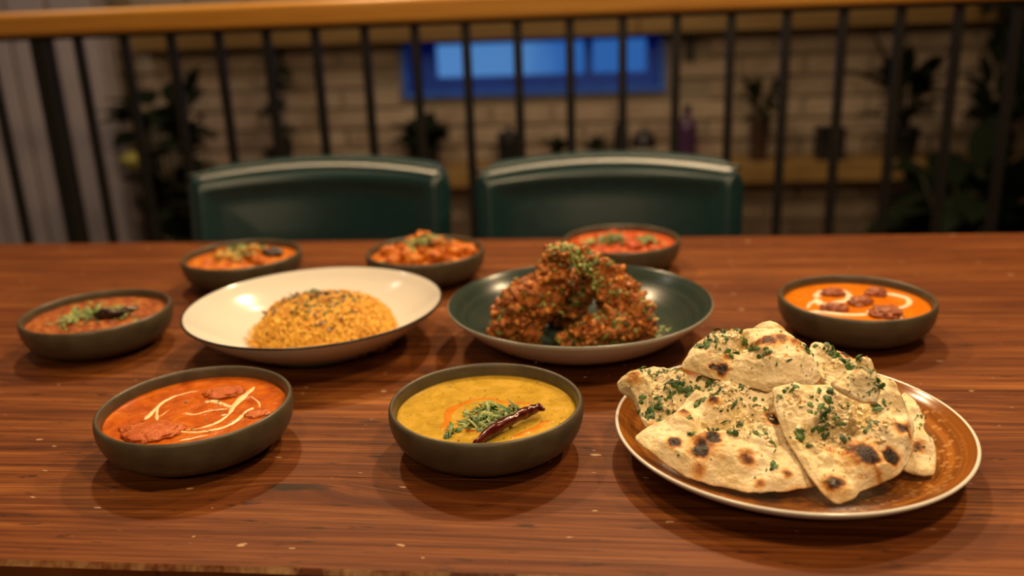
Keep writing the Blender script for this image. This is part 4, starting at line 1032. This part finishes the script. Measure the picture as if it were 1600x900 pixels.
def plant(x, y, z, pr, ph, leaves, L, W, label, mat, potmat, seed, up=(20, 75), stem=.12, pot='pot', cat='plant'):
    o = empty('potted_plant', (x, y, z)); tag(o, label, cat)
    link(pot, pot_mesh(pr, ph), M[potmat], o)
    rnd = random.Random(seed)
    shp = [leaf_shape(L * s, W * s, b) for s, b in ((1, .5), (.8, .9), (1.15, .3))]
    for me in shp: me.materials.append(M[mat]); me.polygons.foreach_set('use_smooth', [True] * len(me.polygons))
    sv, sf = [], []
    for k in range(leaves):
        a = k * 2.4 + rnd.uniform(-.3, .3); el = R(rnd.uniform(*up)); t = rnd.random()
        hh = ph * .85 + stem * (.15 + .85 * t); off = (.25 * pr + stem * .30 * t) if stem < .5 else .10 * t
        p = Vector((off * math.cos(a), off * math.sin(a), hh))
        if y + p.y + L * math.cos(el) * math.sin(a) > YW - .03: a = -a; p.y = -abs(p.y)
        tube(sv, sf, [(0, 0, ph * .8), (p.x * .5, p.y * .5, (ph * .8 + hh) / 2 + .01), tuple(p)], .003, 5)
        q = bpy.data.objects.new('leaf', rnd.choice(shp)); COL.objects.link(q); q.parent = o; q.location = p
        q.rotation_euler = (rnd.uniform(-.4, .4), -el, a)
    link('stem', pmesh('stem', sv, sf), M['stem'], o)
    return o
YS = 3.18     # items on the lower shelf
plant(1.02, YS, ZS, .055, .10, 26, .17, .030, 'dark spreading plant in a black pot on the lower shelf', 'leaf', 'pot_black', 2, (5, 80), .22)
o = empty('square_pot', (.775, YS, ZS)); tag(o, 'small square black pot on the lower shelf beside the spreading plant', 'pot')
v, f = [], []; add_box(v, f, (0, 0, .05), (.085, .085, .10)); link('body', pmesh('body', v, f), M['pot_black'], o, smooth=False)
v, f = [], []
for sx, sy, lx, ly in ((0, -.041, .095, .012), (0, .041, .095, .012), (-.041, 0, .012, .07), (.041, 0, .012, .07)): add_box(v, f, (sx, sy, .105), (lx, ly, .012))
link('rim', pmesh('rim', v, f), M['pot_black'], o, smooth=False)
plant(.535, YS, ZS, .034, .155, 16, .085, .026, 'olive bushy plant in a tall brown vase on the lower shelf', 'leaf2', 'pot_brown', 5, (-10, 80), .12, 'vase')
o = plant(-.665, YS, ZS, .06, .07, 26, .085, .032, 'round dark bushy plant on the lower shelf below the left end of the window', 'leaf', 'pot_black', 7, (-5, 85), .07)
o = empty('storage_jar', (-.345, YS, ZS)); tag(o, 'black lidded jar on the lower shelf below the window', 'jar')
link('body', lathe('body', smooth_prof([(0, 0), (.040, 0), (.044, .01), (.044, .09), (.038, .10), (0, .10)], 3), 28), M['pot_black'], o)
link('lid', lathe('lid', smooth_prof([(0, .10), (.041, .10), (.042, .118), (.012, .124), (.010, .135), (0, .138)], 3), 28), M['pot_black'], o)
for x, sd, lb in ((-.17, 3, 'small olive green plant on the lower shelf between jar and bottle, left one'), (-.03, 4, 'small olive green plant on the lower shelf between jar and bottle, right one')):
    plant(x, YS, ZS, .03, .035, 12, .06, .02, lb, 'leaf2', 'pot_brown', sd, (5, 80), .03)
def bottle(x, h, r, mat, label):
    o = empty('bottle', (x, YS, ZS)); tag(o, label, 'bottle')
    link('body', lathe('body', smooth_prof([(0, 0), (r * .9, 0), (r, .01), (r, h * .58), (r * .75, h * .70), (r * .36, h * .78), (r * .34, h * .93), (0, h * .93)], 3), 28), M[mat], o)
    link('cap', lathe('cap', [(0, h * .93), (r * .42, h * .93), (r * .42, h), (0, h)], 20), M['pot_black'], o)
bottle(.055, .20, .026, 'glass_dark', 'dark slim bottle on the lower shelf beside the white ball ornament')
bottle(.285, .20, .036, 'purple', 'purple bottle on the lower shelf right of the white ball ornament')
o = empty('ball_ornament', (.135, YS, ZS)); tag(o, 'white ball with a dark cap standing on the lower shelf', 'ornament')
link('ball', blob('ball', (0, 0, .045), (.042, .042, .042), .02, 60, 3), M['white_ball'], o)
link('dark_cap', lathe('dark_cap', smooth_prof([(0, .118), (.022, .112), (.043, .082), (.045, .058), (.041, .060)], 3), 28), M['pot_black'], o)
# tall slim plant beside the brick wall, at the left
o = empty('trailing_plant', (-1.21, YS, ZS)); tag(o, 'tall dark twisting plant on the lower shelf towards the left', 'plant')
link('pot', pot_mesh(.05, .08), M['pot_black'], o)
v, f = [], []; P = smooth_prof([(0, 0, .06), (.03, 0, .14), (-.015, 0, .22), (.02, 0, .30), (.035, 0, .38), (.02, 0, .44)], 5)
tube(v, f, P, .009, 8); link('stem', pmesh('stem', v, f), M['stem'], o)
shp = leaf_shape(.075, .02, .7); shp.materials.append(M['leaf'])
for k in range(34):
    p = P[int(k * (len(P) - 1) / 33)]; q = bpy.data.objects.new('leaf', shp); COL.objects.link(q); q.parent = o; q.location = p; q.rotation_euler = (RND.uniform(-.6, .6), RND.uniform(-.9, .8), k * 2.4)
# big floor plants
fp = plant(-1.50, 2.90, 0, .13, .22, 110, .10, .040, 'dark leafy floor plant at the left beside the grey panels', 'leaf', 'pot_black', 12, (-20, 75), .66)
bl = link('bloom', blob('bloom', (0, 0, 0), (.032, .032, .028), .25, 60, 3, 2), M['yellow'], fp, loc=(-.06, -.14, .66)); bl['label'] = 'dull yellow flower'
v, f = [], []; tube(v, f, [(-.06, -.14, .64), (-.04, -.09, .45), (-.02, -.02, .2)], .004, 6); link('flower_stalk', pmesh('flower_stalk', v, f), M['stem'], fp)
plant(1.10, 2.78, 0, .15, .26, 70, .20, .055, 'large dark leafy floor plant at the right in front of the shelf', 'leaf', 'pot_black', 13, (-25, 75), .34)
plant(1.34, YS, ZS, .05, .08, 18, .16, .030, 'dark leafy plant at the right end of the lower shelf', 'leaf', 'pot_black', 16, (5, 80), .13)
# plant hanging over the edge of the upper shelf
o = plant(1.36, YW - .055, 1.046, .045, .08, 26, .16, .032, 'dark plant hanging over the upper shelf at the right', 'leaf', 'pot_black', 17, (-80, 40), .08)
shp = leaf_shape(.12, .026, .6); shp.materials.append(M['leaf'])
for s in range(5):
    x0 = -.12 + .055 * s; n = 5 + (s * 3) % 4; v, f = [], []
    P = [(x0 * .3, -.03, .08), (x0, -.10, .06)] + [(x0 + .02 * math.sin(k + s), -.12, .06 - .055 * k) for k in range(1, n)]
    tube(v, f, smooth_prof(P, 3), .003, 5); link('vine', pmesh('vine', v, f), M['stem'], o)
    for k, p in enumerate(P[1:]):
        q = bpy.data.objects.new('leaf', shp); COL.objects.link(q); q.parent = o; q.location = p; q.rotation_euler = (RND.uniform(-.5, .5), RND.uniform(.3, 1.2), RND.uniform(3.4, 6.0))
